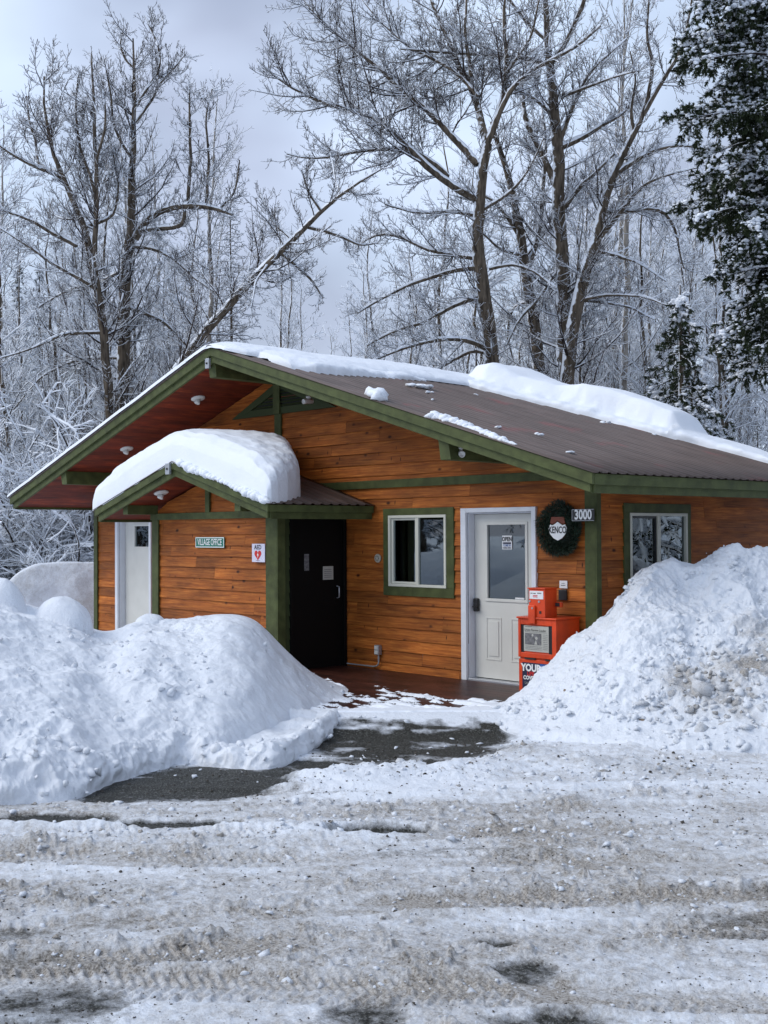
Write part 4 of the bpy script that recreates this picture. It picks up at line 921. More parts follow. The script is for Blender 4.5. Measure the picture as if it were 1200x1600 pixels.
bank('snow_bank', right_crest, right_base, 1100, 300, lambda p: float(np.interp(p, [738, 800, 860, 905, 940, 1000, 1200, 1500], [12.6, 12.75, 12.75, 12.72, 12.85, 13.4, 14.6, 16])), [(738, .02), (800, .05), (1500, .07)],
     [(738, 1.1, 1.0), (850, 1.15, 1.15), (1000, 1.25, 1.6), (1100, 1.2, 1.45), (1500, 1.2, 1.4)], right_noise, 9, 2900, right_clods, M_bank,
     label='tall heap of ploughed snow covering the right corner of the building', cat='snow bank')

def far_noise(P, px, t, rg):
    d = .10 * fbm(P * .9 + 4, 3) + .02 * fbm(P * 4, 3)
    return d, .30 + .45 * fbm(P * 1.1 + 2, 3) + .25 * np.exp(-((px - 130) / 30) ** 2) - .9 * sstep(.72, .98, t)
bank('snow_mound', [(-60, 960, 22.5), (5, 912, 22.5), (18, 893, 22.6), (40, 880, 22.7), (75, 873, 22.8), (120, 872, 22.9), (150, 874, 23), (200, 876, 23.2), (300, 900, 23.5)], [(-60, 985), (300, 985)], 160, 60, lambda p: 25.5, [(-60, .1), (300, .1)],
     [(-60, 2.2, .7), (300, 2.2, .7)], far_noise, 2, 0, None, M_bank, label='old dirty snow mound beyond the left corner of the building', cat='snow mound')

# a few darker frozen lumps and stones at the foot of the right heap
lab = ['brown frozen lump at the foot of the right snow heap, left one', 'larger brown frozen lump at the foot of the right snow heap', 'small dark stone lying in the snow beside the wet path', 'dark twig-covered lump in the hollow of the left bank']
for i, (px_, py_, d_, r_) in enumerate(((962, 1128, 10.85, .055), (1004, 1132, 10.75, .085), (883, 1079, 11.45, .03), (375, 1103, 11.35, .045))):
    V, F = clods(at(px_, py_, d_)[None], np.array([r_]), np.random.default_rng(i), 2, .4, .6)
    np_mesh('frozen_lump', V, F, mat('frozen_dirt', (.20, .15, .11), .7, var=.4, vscale=20, bump=.4) if i == 0 else bpy.data.materials['frozen_dirt'], label=lab[i], cat='lump', group='dirty lumps in the snow')

# ================================================================== SNOW ON THE ROOFS
def slab(name, stations, zf, mat_, nseg=26, nlen=70, noise=.02, seed=0, soft=.6, peak=None, **kw):
    """snow lying on a roof. stations: (y, x_left, x_right, thickness, dome)"""
    st = np.array(stations, float); ys = np.unique(np.concatenate([np.linspace(st[0, 0], st[-1, 0], nlen), st[:, 0], st[:-1, 0] * .5 + st[1:, 0] * .5]))
    xl, xr, th = (np.interp(ys, st[:, 0], st[:, k]) for k in (1, 2, 3))
    nseg = nseg * 2; s_ = np.linspace(-1, 1, nseg); u = np.sign(s_) * (1 - (1 - np.abs(s_)) ** 2.2); ex = 2 / soft
    w = np.clip(1 - np.abs(u) ** ex, 0, 1) ** (1 / ex); a = np.arccos(-u)
    xx = ((xl + xr) / 2)[:, None] + ((xr - xl) / 2)[:, None] * u[None]
    zr = np.vectorize(zf)(xx); Z = zr + .006 + th[:, None] * w[None]
    P = np.stack([xx, np.broadcast_to(ys[:, None], xx.shape), Z], -1)
    dn = noise * (fbm(P * 2.2 + seed, 3) + .35 * fbm(P * 9 + seed, 3)) * w[None]
    if peak: P[..., 2] -= (peak[1] - peak[2] * np.abs(xx - peak[0]) - peak[3] + peak[2] * (np.sqrt((xx - peak[0]) ** 2 + peak[4]))) * sstep(.15, .8, w)[None] * (np.abs(xx - peak[0]) < 3) * np.clip(th[:, None] / .5 - .35, 0, 1)
    P[..., 2] += dn; P[..., 0] += dn * 1.2 * u[None] + .04 * np.sin(a * 1)[None] * 0; P[..., 1] += .6 * np.maximum(dn, 0)
    idx = np.arange(P.shape[0] * P.shape[1]).reshape(P.shape[:2]); F = np.stack([idx[:-1, :-1], idx[:-1, 1:], idx[1:, 1:], idx[1:, :-1]], -1).reshape(-1, 4)
    return np_mesh(name, P, F, mat_, smooth=True, **kw), P
ps = slab('porch_snow', [(-1.80, -7.88, -3.70, .0), (-1.797, -7.90, -3.64, .14), (-1.785, -7.92, -3.62, .30), (-1.74, -7.95, -3.60, .47), (-1.62, -7.98, -3.62, .58), (-1.4, -7.98, -3.70, .64), (-1.0, -7.96, -3.95, .66), (-.7, -7.93, -4.40, .66), (-.4, -7.9, -4.95, .66), (-.12, -7.85, -5.40, .60), (-.05, -7.8, -5.5, .0)],
     porchz, M_snow, 70, 120, .045, 3, .28, peak=(PX, PZ, PS, PZ - .02, .35), label='thick pillow of snow on the small porch roof', cat='roof snow')
slab('ridge_snow', [(-1.34, -6.1, -5.2, .0), (-1.31, -6.15, -5.15, .06), (-1.15, -6.2, -4.9, .09), (-.8, -6.2, -4.75, .11), (.2, -6.2, -4.65, .11), (1.5, -6.2, -4.5, .12), (2.6, -6.2, -4.4, .12), (3.4, -6.2, -4.0, .1)], lambda x: RZ - .01 - .31 * (math.sqrt((x - RX) ** 2 + .02)) + .045, M_snow, 30, 160, .028, 6, .5, label='long narrow strip of snow along the main roof ridge', cat='roof snow')
slab('ridge_snow', [(-1.02, -5.0, -4.55, .02), (-.98, -5.0, -4.15, .10), (-.7, -5.0, -3.98, .15), (-.3, -5.0, -4.0, .15), (.2, -5, -4.15, .13), (.9, -5, -4.3, .09), (1.8, -5, -4.45, .05)], roofz, M_snow, 26, 120, .045, 16, .35, label='thicker broken snow ledge just below the front end of the ridge', cat='roof snow')
slab('left_roof_snow', [(-1.335, WX - .02, -5.6, .0), (-1.33, WX - .04, -5.6, .05), (-1.2, WX - .05, -5.6, .07), (4.3, WX - .05, -5.6, .10), (4.33, WX, -5.6, 0)], lambda x: roofz(x - 1e-6) + .016, M_snow, 60, 40, .012, 8, .22, label='thin even snow layer on the left roof slope', cat='roof snow')

def rear_berm():
    # runs down the rear rake of the right slope; section in y, length in x
    st = np.array([(-5.3, 3.2, 4.35, .10), (-4.9, 3.0, 4.40, .12), (-4.75, 2.7, 4.45, .34), (-4.4, 2.65, 4.45, .42), (-3.9, 2.75, 4.45, .33), (-3.3, 3.0, 4.42, .34), (-2.9, 3.1, 4.42, .45), (-2.3, 3.3, 4.42, .46), (-1.8, 3.35, 4.42, .42), (-1.45, 3.4, 4.42, .36), (-1.30, 3.45, 4.42, .14), (-1.0, 3.6, 4.40, .12), (.2, 3.75, 4.40, .10), (.95, 3.8, 4.38, .08), (1.0, 3.85, 4.36, 0)])
    xs = np.linspace(-5.3, 1.0, 190); y0, y1, th = (np.interp(xs, st[:, 0], st[:, k]) for k in (1, 2, 3))
    s_ = np.linspace(-1, 1, 60); u = np.sign(s_) * (1 - (1 - np.abs(s_)) ** 2.0)
    w = np.clip(1 - np.abs(u) ** 4.5, 0, 1) ** (1 / 4.5)
    low = .32 + .68 * sstep(-.75, -.35, u)             # low apron in front, tall block behind
    yy = ((y0 + y1) / 2)[:, None] + ((y1 - y0) / 2)[:, None] * u[None]
    lowm = np.where(th[:, None] > .2, low[None], 1)
    Z = np.vectorize(roofz)(xs)[:, None] + .012 + th[:, None] * w[None] * lowm
    P = np.stack([np.broadcast_to(xs[:, None], yy.shape), yy, Z], -1); dn = .035 * (fbm(P * 2.3 + 5, 3) + .6 * fbm(P * 7, 3) * (1 - low)[None] * 2) * w[None]
    P[..., 2] += dn; P[..., 1] += dn * 1.4 * u[None]
    idx = np.arange(P.shape[0] * P.shape[1]).reshape(P.shape[:2]); F = np.stack([idx[:-1, :-1], idx[1:, :-1], idx[1:, 1:], idx[:-1, 1:]], -1).reshape(-1, 4)
    np_mesh('rear_roof_snow', P, F, M_snow, smooth=True, label='blocky broken berm of snow along the far edge of the brown roof', cat='roof snow')
rear_berm()
rg = np.random.default_rng(12)
def roofchunk(x, y, r_, lab_, k=3, sp=1.0, flat=.7):
    C = np.array([[x + rg.normal(0, r_ * .6) * sp, y + rg.normal(0, r_ * .6) * sp, 0] for _ in range(k)]); C[:, 2] = [roofz(c[0]) + .02 + r_ * .35 for c in C]
    V, F = clods(C, np.full(k, r_) * rg.uniform(.7, 1.1, k), rg, 2, .45, flat)
    np_mesh('snow_chunk', V, F, M_snow, smooth=True, label=lab_, cat='snow chunk', group='loose snow chunks on the brown roof')
roofchunk(-2.48, -1.13, .10, 'left lobe of the snow lump near the front rake edge', 2); roofchunk(-2.28, -1.10, .12, 'right and larger lobe of the snow lump near the front rake edge', 2)
roofchunk(-3.70, .70, .09, 'flat snow chunk just below the ridge snow, nearest the peak', 4, 2.0, .4)
for (x, y, w_) in ((-3.55, 1.9, 'under the ridge snow near the start of the tall berm'), (-3.2, .62, 'under the flat chunk below the ridge'), (-2.6, .1, 'in the middle of the bare metal between ridge and rake'), (-1.0, -.5, 'just above the middle of the long rake strip'), (-.7, -.1, 'above the lower end of the long rake strip'), (.2, -.7, 'by itself close to the eave corner'), (-2.1, 3.0, 'below the middle of the tall berm'), (-1.5, 3.3, 'below the right end of the tall berm')):
    roofchunk(x, y, rg.uniform(.022, .045), 'snow crumb ' + w_, 2, 2.0, .5)
def edge_strip():
    n = 60; t = np.linspace(0, 1, n); C = np.stack([-1.36 + 1.28 * t, -1.18 + .05 * np.sin(t * 5) + 0 * t, 0 * t], -1); C[:, 2] = [roofz(c) + .02 for c in C[:, 0]]
    r_ = (.085 * (1 - t) ** .5 + .01) * rg.uniform(.7, 1.15, n)
    V, F = clods(C, r_, rg, 2, .3, .75); np_mesh('snow_chunk', V, F, M_snow, smooth=True, label='long tapering snow strip lying along the front rake edge', cat='snow chunk')
edge_strip()
def porch_lip():
    t = np.linspace(0, 1, 70); x = -5.55 + 1.95 * t; C = np.stack([x, np.full(70, -1.80), [porchz(q) + .035 for q in x]], -1)
    V, F = clods(C, (.05 + .02 * np.sin(t * 9)) * rg.uniform(.8, 1.2, 70), rg, 2, .25, .8); np_mesh('snow_chunk', V, F, M_snow, smooth=True, label='curling lip of snow along the right rake of the porch', cat='snow chunk')
porch_lip()

# ================================================================== TREES
def grow(P, R, rg, spacing, lfac, lrange, ang, up, npt, rfac, rmin, t0=.15, t1=1.0, wob=.12, down=0, side=None, taper=.25, tpow=1.0):
    """children of many branches at once"""
    M, n, _ = P.shape
    seg = np.linalg.norm(np.diff(P, axis=1), axis=2); Ln = seg.sum(1)
    cnt = np.maximum(0, np.round(Ln * (t1 - t0) / spacing + rg.uniform(-.45, .45, M))).astype(int)
    par = np.repeat(np.arange(M), cnt); K = len(par)
    if K == 0: return np.zeros((0, npt, 3)), np.zeros((0, npt))
    t = t0 + (t1 - t0) * rg.random(K) ** tpow
    f = t * (n - 1); i = np.clip(f.astype(int), 0, n - 2); fr = (f - i)[:, None]
    p = P[par, i] * (1 - fr) + P[par, i + 1] * fr; r = R[par, i] * (1 - fr[:, 0]) + R[par, i + 1] * fr[:, 0]
    T = P[par, i + 1] - P[par, i]; T /= np.linalg.norm(T, axis=1, keepdims=True) + 1e-9
    q = rg.normal(0, 1, (K, 3)) + (side if side is not None else 0); q -= (q * T).sum(1, keepdims=True) * T; q /= np.linalg.norm(q, axis=1, keepdims=True) + 1e-9
    a = np.radians(rg.uniform(ang[0], ang[1], K))[:, None]
    d = T * np.cos(a) + q * np.sin(a)
    L = np.clip(Ln[par] * lfac * (1 - .65 * t) * rg.uniform(.5, 1.3, K), lrange[0], lrange[1])
    C = np.zeros((K, npt, 3)); C[:, 0] = p; st = (L / (npt - 1))[:, None]
    for k in range(1, npt):
        C[:, k] = C[:, k - 1] + d * st
        d = d + np.array([0, 0, up]) * (1.0 if k > 1 else .5) + rg.normal(0, wob, (K, 3)); d /= np.linalg.norm(d, axis=1, keepdims=True)
    r0 = np.clip(np.minimum(r * .7, L * rfac), rmin, None)
    Rr = r0[:, None] * (1 - (1 - taper) * np.linspace(0, 1, npt))[None]
    return C, np.maximum(Rr, rmin * .7)

def resample(pts, n):
    pts = np.array(pts, float); s = np.concatenate([[0], np.cumsum(np.linalg.norm(np.diff(pts[:, :3], axis=0), axis=1))]); t = np.linspace(0, s[-1], n)
    o = np.stack([np.interp(t, s, pts[:, k]) for k in range(pts.shape[1])], -1)
    k = np.array([.25, .5, .25])
    for _ in range(2):
        o[1:-1] = .25 * o[:-2] + .5 * o[1:-1] + .25 * o[2:]
    return o

def snow_lines(P, R, h=.012, f=.55, horiz=.25):
    """snow caps lying along the tops of branches"""
    T = np.gradient(P, axis=1); T /= np.linalg.norm(T, axis=2, keepdims=True) + 1e-9
    hz = sstep(horiz, .75, np.sqrt(np.clip(1 - T[..., 2] ** 2, 0, 1)))
    w = np.clip(.75 + .6 * vnoise(P * 3.1), .0, 1.4) * hz
    Q = P.copy(); Q[..., 2] += R * .75 + h * .3 * w
    return Q, np.maximum((R * f + h) * w, .0005)

def tree_obj(kind, sets, snow, mats, root_loc, label, cat, group=None):
    """sets: list of (part name, [(P,R,k)...], material)"""
    root = empty(kind, tuple(root_loc), label=label, cat=cat, group=group)
    for (nm, lst, m_) in sets:
        Vs, Fs, b = [], [], 0
        for (P, R, k) in lst:
            if len(P) == 0: continue
            V, F = tubes(P, R, k); Vs.append(V); Fs.append(F + b); b += len(V)
        if Vs: np_mesh(nm, np.concatenate(Vs), np.concatenate(Fs), m_, root, smooth=True)
    if snow:
        Vs, Fs, b = [], [], 0
        for (P, R, k) in snow:
            V, F = tubes(P, R, k); Vs.append(V); Fs.append(F + b); b += len(V)
        np_mesh('snow_cover', np.concatenate(Vs), np.concatenate(Fs), M_snow, root, smooth=True)
    return root

def traced(kind, D, limbs, label, seed, dens=1.0, up=.10, twig=None, cat='tree', t0trunk=.14, snowh=.014, group=None, lenm=1.0, jit=1.0, ground=True, upt=.16):
    """cottonwood whose trunk and main limbs follow the photograph, standing D metres away; finer wood grown"""
    rg = np.random.default_rng(seed); Ps = []; Rs = []
    for li, limb in enumerate(limbs):
        L = np.array(limb, float); n = 22 if li == 0 else 14
        dz = 0 if li == 0 else rg.uniform(-1.6, 1.6) * jit
        tt = np.linspace(0, 1, len(L)); pts = at(L[:, 0], L[:, 1], D + dz * tt ** 1.0)
        rr = L[:, 2] / 2 / FPX * D
        if li == 0 and ground:
            p0 = pts[0].copy(); p0[2] = -.4; pts = np.vstack([p0[None], pts]); rr = np.concatenate([[rr[0] * 1.25], rr])
        q = resample(np.column_stack([pts, rr]), n); P = q[:, :3] + fbm(q[:, :3] * 1.3 + li * 7, 2)[:, None] * .05 * np.array([1, 1, .4]); Ps.append(P); Rs.append(q[:, 3])
    trunkP, trunkR = Ps[0][None], Rs[0][None]
    lim = [(Ps[i][None], Rs[i][None]) for i in range(1, len(Ps))]
    LP = np.concatenate([p for p, r in lim]) if lim else np.zeros((0, 14, 3)); LR = np.concatenate([r for p, r in lim]) if lim else np.zeros((0, 14))
    a1 = grow(trunkP, trunkR, rg, .23 / dens, .21, (.6, 3.3 * lenm), (35, 80), up, 9, .014, .010, t0=t0trunk, taper=.2)
    b1 = grow(LP, LR, rg, .18 / dens, .42, (.45, 2.3 * lenm), (30, 75), up, 8, .013, .009, t0=.12, taper=.22)
    c1 = grow(np.concatenate([a1[0][:, :8], b1[0]]), np.concatenate([a1[1][:, :8], b1[1]]), rg, .15 / dens, .46, (.22, 1.05), (28, 65), up * 1.3, 6, .014, .0065, t0=.15, taper=.35)
    lim2 = grow(LP, LR, rg, .13 / dens, .14, (.2, .8), (35, 80), up * 1.4, 6, .013, .0065, t0=.25, taper=.35)
    cP = np.concatenate([c1[0], lim2[0]]); cR = np.concatenate([c1[1], lim2[1]])
    src = [(np.concatenate([a1[0][:, :8], b1[0]]), np.concatenate([a1[1][:, :8], b1[1]])), (cP, cR)]
    tw = [grow(p, r, rg, s_ / dens, .35, (.07, .26), (30, 70), upt, 4, .03, .0058, t0=.1, taper=.8, wob=.10) for (p, r), s_ in zip(src, (.12, .095))]
    snow = [(*snow_lines(trunkP, trunkR * .8, .02, .5), 6)]
    if len(LP): snow.append((*snow_lines(LP, LR, .022, .55, .15), 5))
    snow.append((*snow_lines(*b1, .013, .5), 4)); snow.append((*snow_lines(*a1, .013, .5), 4)); snow.append((*snow_lines(cP, cR, snowh * .55, .5), 3))
    base = Ps[0][0]
    sets = [('trunk', [(trunkP, trunkR, 12)] + ([(LP, LR, 8)] if len(LP) else []), M_bark), ('crown', [(*a1, 4), (*b1, 4), (cP, cR, 3)] + [(*t_, 3) for t_ in tw], M_twig if twig is None else twig)]
    return tree_obj(kind, sets, snow, None, (base[0], base[1], 0), label, cat, group)

traced('cottonwood_tree', 30, [
 [(778, 640, 25), (768, 560, 23), (760, 500, 22), (752, 440, 21), (747, 380, 20), (746, 320, 18), (752, 262, 16), (762, 225, 15)],
 [(762, 225, 12), (785, 170, 10), (792, 110, 8), (787, 50, 6), (790, -30, 4), (788, -90, 2)],
 [(757, 222, 12), (745, 150, 10), (715, 95, 8), (690, 40, 7), (665, -20, 5), (650, -70, 3)],
 [(772, 195, 9), (798, 135, 8), (850, 98, 6), (900, 75, 5), (940, 40, 3)],
 [(744, 258, 12), (700, 205, 10), (645, 153, 8.5), (581, 98, 6.5), (539, 64, 5), (496, 25, 3.5), (470, -5, 2)],
 [(742, 312, 13), (687, 280, 11), (645, 242, 9), (615, 200, 8), (577, 178, 6.5), (517, 166, 5.5), (462, 144, 4), (428, 121, 2.6), (407, 98, 1.6)],
 [(700, 276, 8), (662, 238, 7), (628, 232, 6), (568, 234, 5), (517, 246, 4), (475, 251, 3), (450, 240, 1.8)],
 [(748, 405, 8), (713, 399, 7), (662, 391, 5.5), (632, 374, 5), (594, 361, 4), (560, 382, 2.4)],
 [(750, 418, 9), (712, 420, 8), (687, 429, 7), (645, 442, 5.5), (602, 463, 4), (560, 489, 2.4)],
 [(754, 462, 8), (709, 476, 7), (662, 506, 6), (619, 514, 4.5), (573, 540, 2.6)],
 [(764, 548, 9), (730, 531, 7.5), (687, 529, 6), (628, 544, 4.5), (581, 565, 2.5)],
 [(764, 554, 9), (738, 546, 7), (704, 565, 5.5), (670, 585, 3)],
 [(757, 340, 7), (700, 330, 5.5), (650, 335, 4), (600, 320, 2)],
 [(752, 330, 6), (800, 300, 5), (830, 260, 3.5), (850, 215, 2)],
 [(748, 150, 6), (700, 100, 5), (640, 75, 4), (590, 30, 2.5), (560, -10, 1.5)],
 [(765, 420, 6), (800, 412, 5), (840, 425, 3), (870, 450, 2)],
 [(735, 120, 6), (725, 40, 4.5), (730, -40, 3)], [(788, 120, 5), (830, 60, 4), (840, 0, 3), (860, -50, 2)]],
 'tall bare cottonwood with snowy limbs reaching left, rising over the middle of the roof', 1, 1.25)
traced('cottonwood_tree', 31.5, [
 [(886, 640, 28), (880, 560, 26), (882, 500, 24), (878, 430, 22), (873, 350, 20), (876, 280, 19), (868, 200, 17), (861, 130, 15), (857, 95, 13)],
 [(857, 95, 12), (852, 40, 10), (848, -30, 8), (843, -90, 5)], [(860, 102, 9), (885, 70, 8), (905, 20, 7), (925, -40, 5)],
 [(873, 300, 12), (850, 250, 10), (825, 200, 9), (815, 150, 6), (812, 110, 4)],
 [(857, 102, 8), (820, 88, 7), (743, 85, 5), (690, 82, 4), (628, 76, 2.5)],
 [(878, 230, 9), (908, 217, 8), (943, 194, 6), (975, 180, 4), (1000, 150, 2)], [(876, 222, 9), (896, 155, 7), (916, 116, 6), (947, 89, 4), (980, 60, 2)],
 [(882, 325, 8), (908, 287, 7), (927, 273, 5), (960, 240, 3)], [(880, 150, 6), (920, 135, 5), (960, 120, 3), (1000, 110, 2)],
 [(872, 420, 7), (840, 470, 6), (810, 500, 4), (790, 540, 3)], [(880, 470, 6), (930, 470, 5), (980, 480, 3), (1020, 500, 2)],
 [(850, 60, 6), (810, 20, 5), (780, -30, 3)], [(862, 180, 6), (830, 150, 4), (800, 140, 3), (770, 110, 2)]],
 'tall bare cottonwood with straight snow-streaked trunk right of the middle', 2, 1.2)
traced('cottonwood_tree', 30.8, [
 [(884, 640, 22), (886, 545, 22), (900, 476, 20), (914, 430, 19), (925, 387, 18), (939, 341, 14), (950, 294, 13), (966, 256, 12), (985, 221, 11), (1001, 194, 10), (1012, 155, 9)],
 [(1005, 180, 8), (1043, 112, 7), (1067, 74, 5), (1080, 23, 4), (1084, -15, 3)],
 [(932, 378, 10), (962, 341, 8), (981, 310, 7), (1012, 283, 5), (1051, 271, 3), (1090, 262, 2)],
 [(939, 331, 8), (981, 331, 7), (1028, 324, 6), (1051, 341, 5), (1063, 387, 3), (1070, 420, 2)],
 [(966, 268, 9), (997, 248, 8), (1028, 232, 6), (1067, 226, 4), (1100, 232, 2)],
 [(1012, 160, 7), (1020, 110, 6), (1010, 60, 4), (1015, 0, 3)], [(990, 215, 6), (985, 170, 5), (995, 120, 3), (985, 80, 2)],
 [(930, 392, 6), (965, 400, 5), (1000, 410, 3), (1040, 440, 2)], [(900, 470, 6), (950, 460, 5), (1000, 462, 3), (1050, 480, 2)]],
 'bare cottonwood leaning right, its trunk rising beside the straight one', 3, 1.25)
traced('cottonwood_tree', 33, [
 [(848, 640, 20), (838, 540, 19), (830, 480, 18), (822, 430, 17), (815, 380, 14), (808, 330, 12), (795, 280, 10), (780, 225, 8), (770, 190, 5)],
 [(822, 425, 10), (845, 350, 9), (850, 270, 8), (852, 215, 6), (848, 160, 3)], [(818, 378, 8), (790, 335, 7), (765, 310, 4), (740, 300, 3)],
 [(828, 470, 6), (800, 480, 5), (790, 520, 4), (800, 560, 2)], [(820, 400, 6), (780, 390, 4), (740, 350, 2)]],
 'grey bare cottonwood with whitish upper limbs between the two biggest trunks', 4, 1.1)
traced('cottonwood_tree', 30, [
 [(186, 760, 24), (188, 680, 22), (190, 620, 21), (194, 540, 20), (190, 480, 19), (196, 430, 18), (203, 380, 16), (206, 320, 13), (207, 260, 10), (208, 200, 8), (212, 150, 6), (210, 100, 4.5), (208, 60, 2.5)],
 [(213, 165, 6), (222, 150, 5), (245, 120, 4.5), (252, 95, 4), (245, 60, 3), (228, 25, 2)], [(212, 192, 6), (235, 160, 5), (252, 125, 4.5), (275, 105, 3.5), (291, 84, 2)], [(212, 110, 4), (195, 95, 4), (186, 72, 3), (192, 45, 2)],
 [(212, 372, 14), (228, 342, 12), (255, 326, 11), (290, 320, 10), (335, 322, 7), (365, 335, 4)],
 [(293, 318, 6), (297, 250, 5), (296, 190, 4), (298, 138, 2)], [(322, 320, 5), (326, 240, 4), (322, 185, 3), (330, 140, 1.6)], [(345, 324, 4), (368, 300, 3.5), (374, 250, 2)],
 [(214, 362, 10), (250, 356, 9), (284, 354, 8), (288, 330, 5)], [(208, 386, 8), (240, 386, 6), (270, 402, 5), (300, 432, 4), (335, 455, 2)],
 [(196, 420, 6), (150, 445, 5), (110, 450, 4), (60, 480, 2)], [(196, 480, 6), (250, 500, 5), (290, 540, 3)], [(208, 250, 5), (180, 210, 4), (175, 150, 3), (165, 110, 2)], [(190, 560, 5), (120, 560, 4), (60, 590, 3), (20, 640, 2)]],
 'big bare cottonwood on the left with curly broken top and thick right limb', 5, 1.35, up=.15, upt=.26)
traced('cottonwood_tree', 29, [
 [(182, 760, 16), (172, 620, 15), (165, 560, 14), (155, 480, 13), (146, 400, 12), (133, 360, 11), (117, 312, 9), (99, 280, 8), (85, 243, 6), (72, 205, 5), (66, 160, 4), (68, 120, 2.4)],
 [(146, 400, 9), (150, 320, 8), (150, 240, 6), (148, 180, 5), (144, 130, 4), (142, 82, 2)], [(99, 281, 7), (64, 264, 6), (35, 251, 4.5), (0, 227, 3), (-30, 205, 2)], [(120, 385, 7), (80, 363, 6), (53, 344, 5), (16, 333, 3.5), (-20, 322, 2)],
 [(150, 450, 7), (128, 437, 6), (80, 411, 5), (48, 389, 3.5), (0, 357, 2)], [(75, 210, 4), (85, 160, 3.4), (80, 95, 1.8)], [(64, 262, 4), (45, 200, 3), (42, 150, 1.8)], [(148, 300, 5), (125, 230, 4), (118, 160, 3), (125, 110, 1.8)], [(150, 260, 5), (165, 200, 4), (160, 140, 2)],
 [(130, 355, 6), (180, 340, 5), (185, 280, 4), (175, 230, 2)], [(160, 520, 6), (100, 520, 5), (50, 545, 3), (0, 560, 2)]],
 'forked bare tree left of the curly-topped cottonwood with upswept twigs', 6, 1.35, up=.17, upt=.28)
traced('cottonwood_tree', 28, [
 [(230, 640, 18), (290, 562, 17), (330, 505, 15), (375, 455, 13.5), (415, 415, 12), (440, 390, 11), (480, 350, 9), (510, 320, 7), (540, 295, 5), (580, 272, 3.4), (600, 262, 2)],
 [(440, 395, 6), (460, 410, 5), (485, 435, 4), (505, 465, 2.4)], [(482, 355, 6), (520, 365, 5), (560, 385, 3), (590, 380, 2)], [(455, 375, 5), (430, 350, 4), (415, 320, 3), (405, 300, 1.8)], [(420, 412, 5), (400, 440, 4), (395, 480, 2)],
 [(500, 332, 4), (480, 300, 3.4), (470, 265, 2)], [(530, 303, 4), (520, 270, 3), (515, 235, 1.8)]],
 'snow-topped trunk leaning steeply right behind the roof peak', 7, 1.45, up=.16, t0trunk=.40, lenm=.75, upt=.26)

# --- grown trees: one of each kind, then copies
def grown(kind, label, cat, seed, H=13, lean=.04, r0=.10, dens=1.0, first=.2, blen=.22, ang=(30, 60), up=.12, wt=None, sn=.010, mt=None, group=None):
    rg = np.random.default_rng(seed); n = 18
    z = np.linspace(0, H, n); P = np.stack([lean * z + .10 * np.cumsum(rg.normal(0, .5, n)), .10 * np.cumsum(rg.normal(0, .5, n)), z - .3], -1)[None]
    R = (r0 * (1 - z / H) ** .8 + .008)[None]
    a = grow(P, R, rg, .18 / dens, blen, (.5, H * blen), ang, up, 8, .011, .008, t0=first, taper=.2)
    b = grow(*a, rg, .16 / dens, .46, (.25, 1.2), (28, 60), up, 6, .011, .0062, t0=.12, taper=.4)
    c = grow(b[0], b[1], rg, .12 / dens, .45, (.10, .42), (25, 60), up, 4, .03, .0055, t0=.1, taper=.8)
    snow = [(*snow_lines(*a, sn, .5), 4), (*snow_lines(*b, sn * .7, .5), 3)]
    return tree_obj(kind, [('trunk', [(P, R, 8)], mt or M_bark), ('crown', [(*a, 4), (*b, 3), (*c, 3)], wt or M_twigw)], snow, None, (0, 0, 0), label, cat, group)
def put(root, px, d, rot, s, label=None, first=False, z=-.3, group=None):
    o = root if first else root.copy()
    if not first: col.objects.link(o)
    p = at(px, 831, d); o.location = (p[0], p[1], z); o.rotation_euler = (0, 0, rot); o.scale = (s, s, s)
    if label: o['label'] = label
    if group: o['group'] = group
    if not first:
        for ch in root.children:
            c = ch.copy(); c.parent = o; col.objects.link(c)
            for g in ch.children:
                q = g.copy(); q.parent = c; col.objects.link(q)
    return o
M_pale = bark_mat('pale_bark', (.14, .12, .10), (.34, .31, .27), .50, .25)
GB = 'slender bare trees crowding the woods behind the roof'
protoA = grown('slender_tree', 'x', 'tree', 21, 13, .03, .10, 1.0, .15, .20, mt=M_pale, group=GB)
protoB = grown('slender_tree', 'x', 'tree', 22, 11, -.02, .07, 1.15, .05, .17, (25, 50), .10, group=GB)
protoC = grown('slender_tree', 'x', 'tree', 23, 9, .02, .05, 1.3, .02, .24, (30, 60), .05, sn=.014, group=GB)
ra = random.Random(8); uA = uB = uC = False
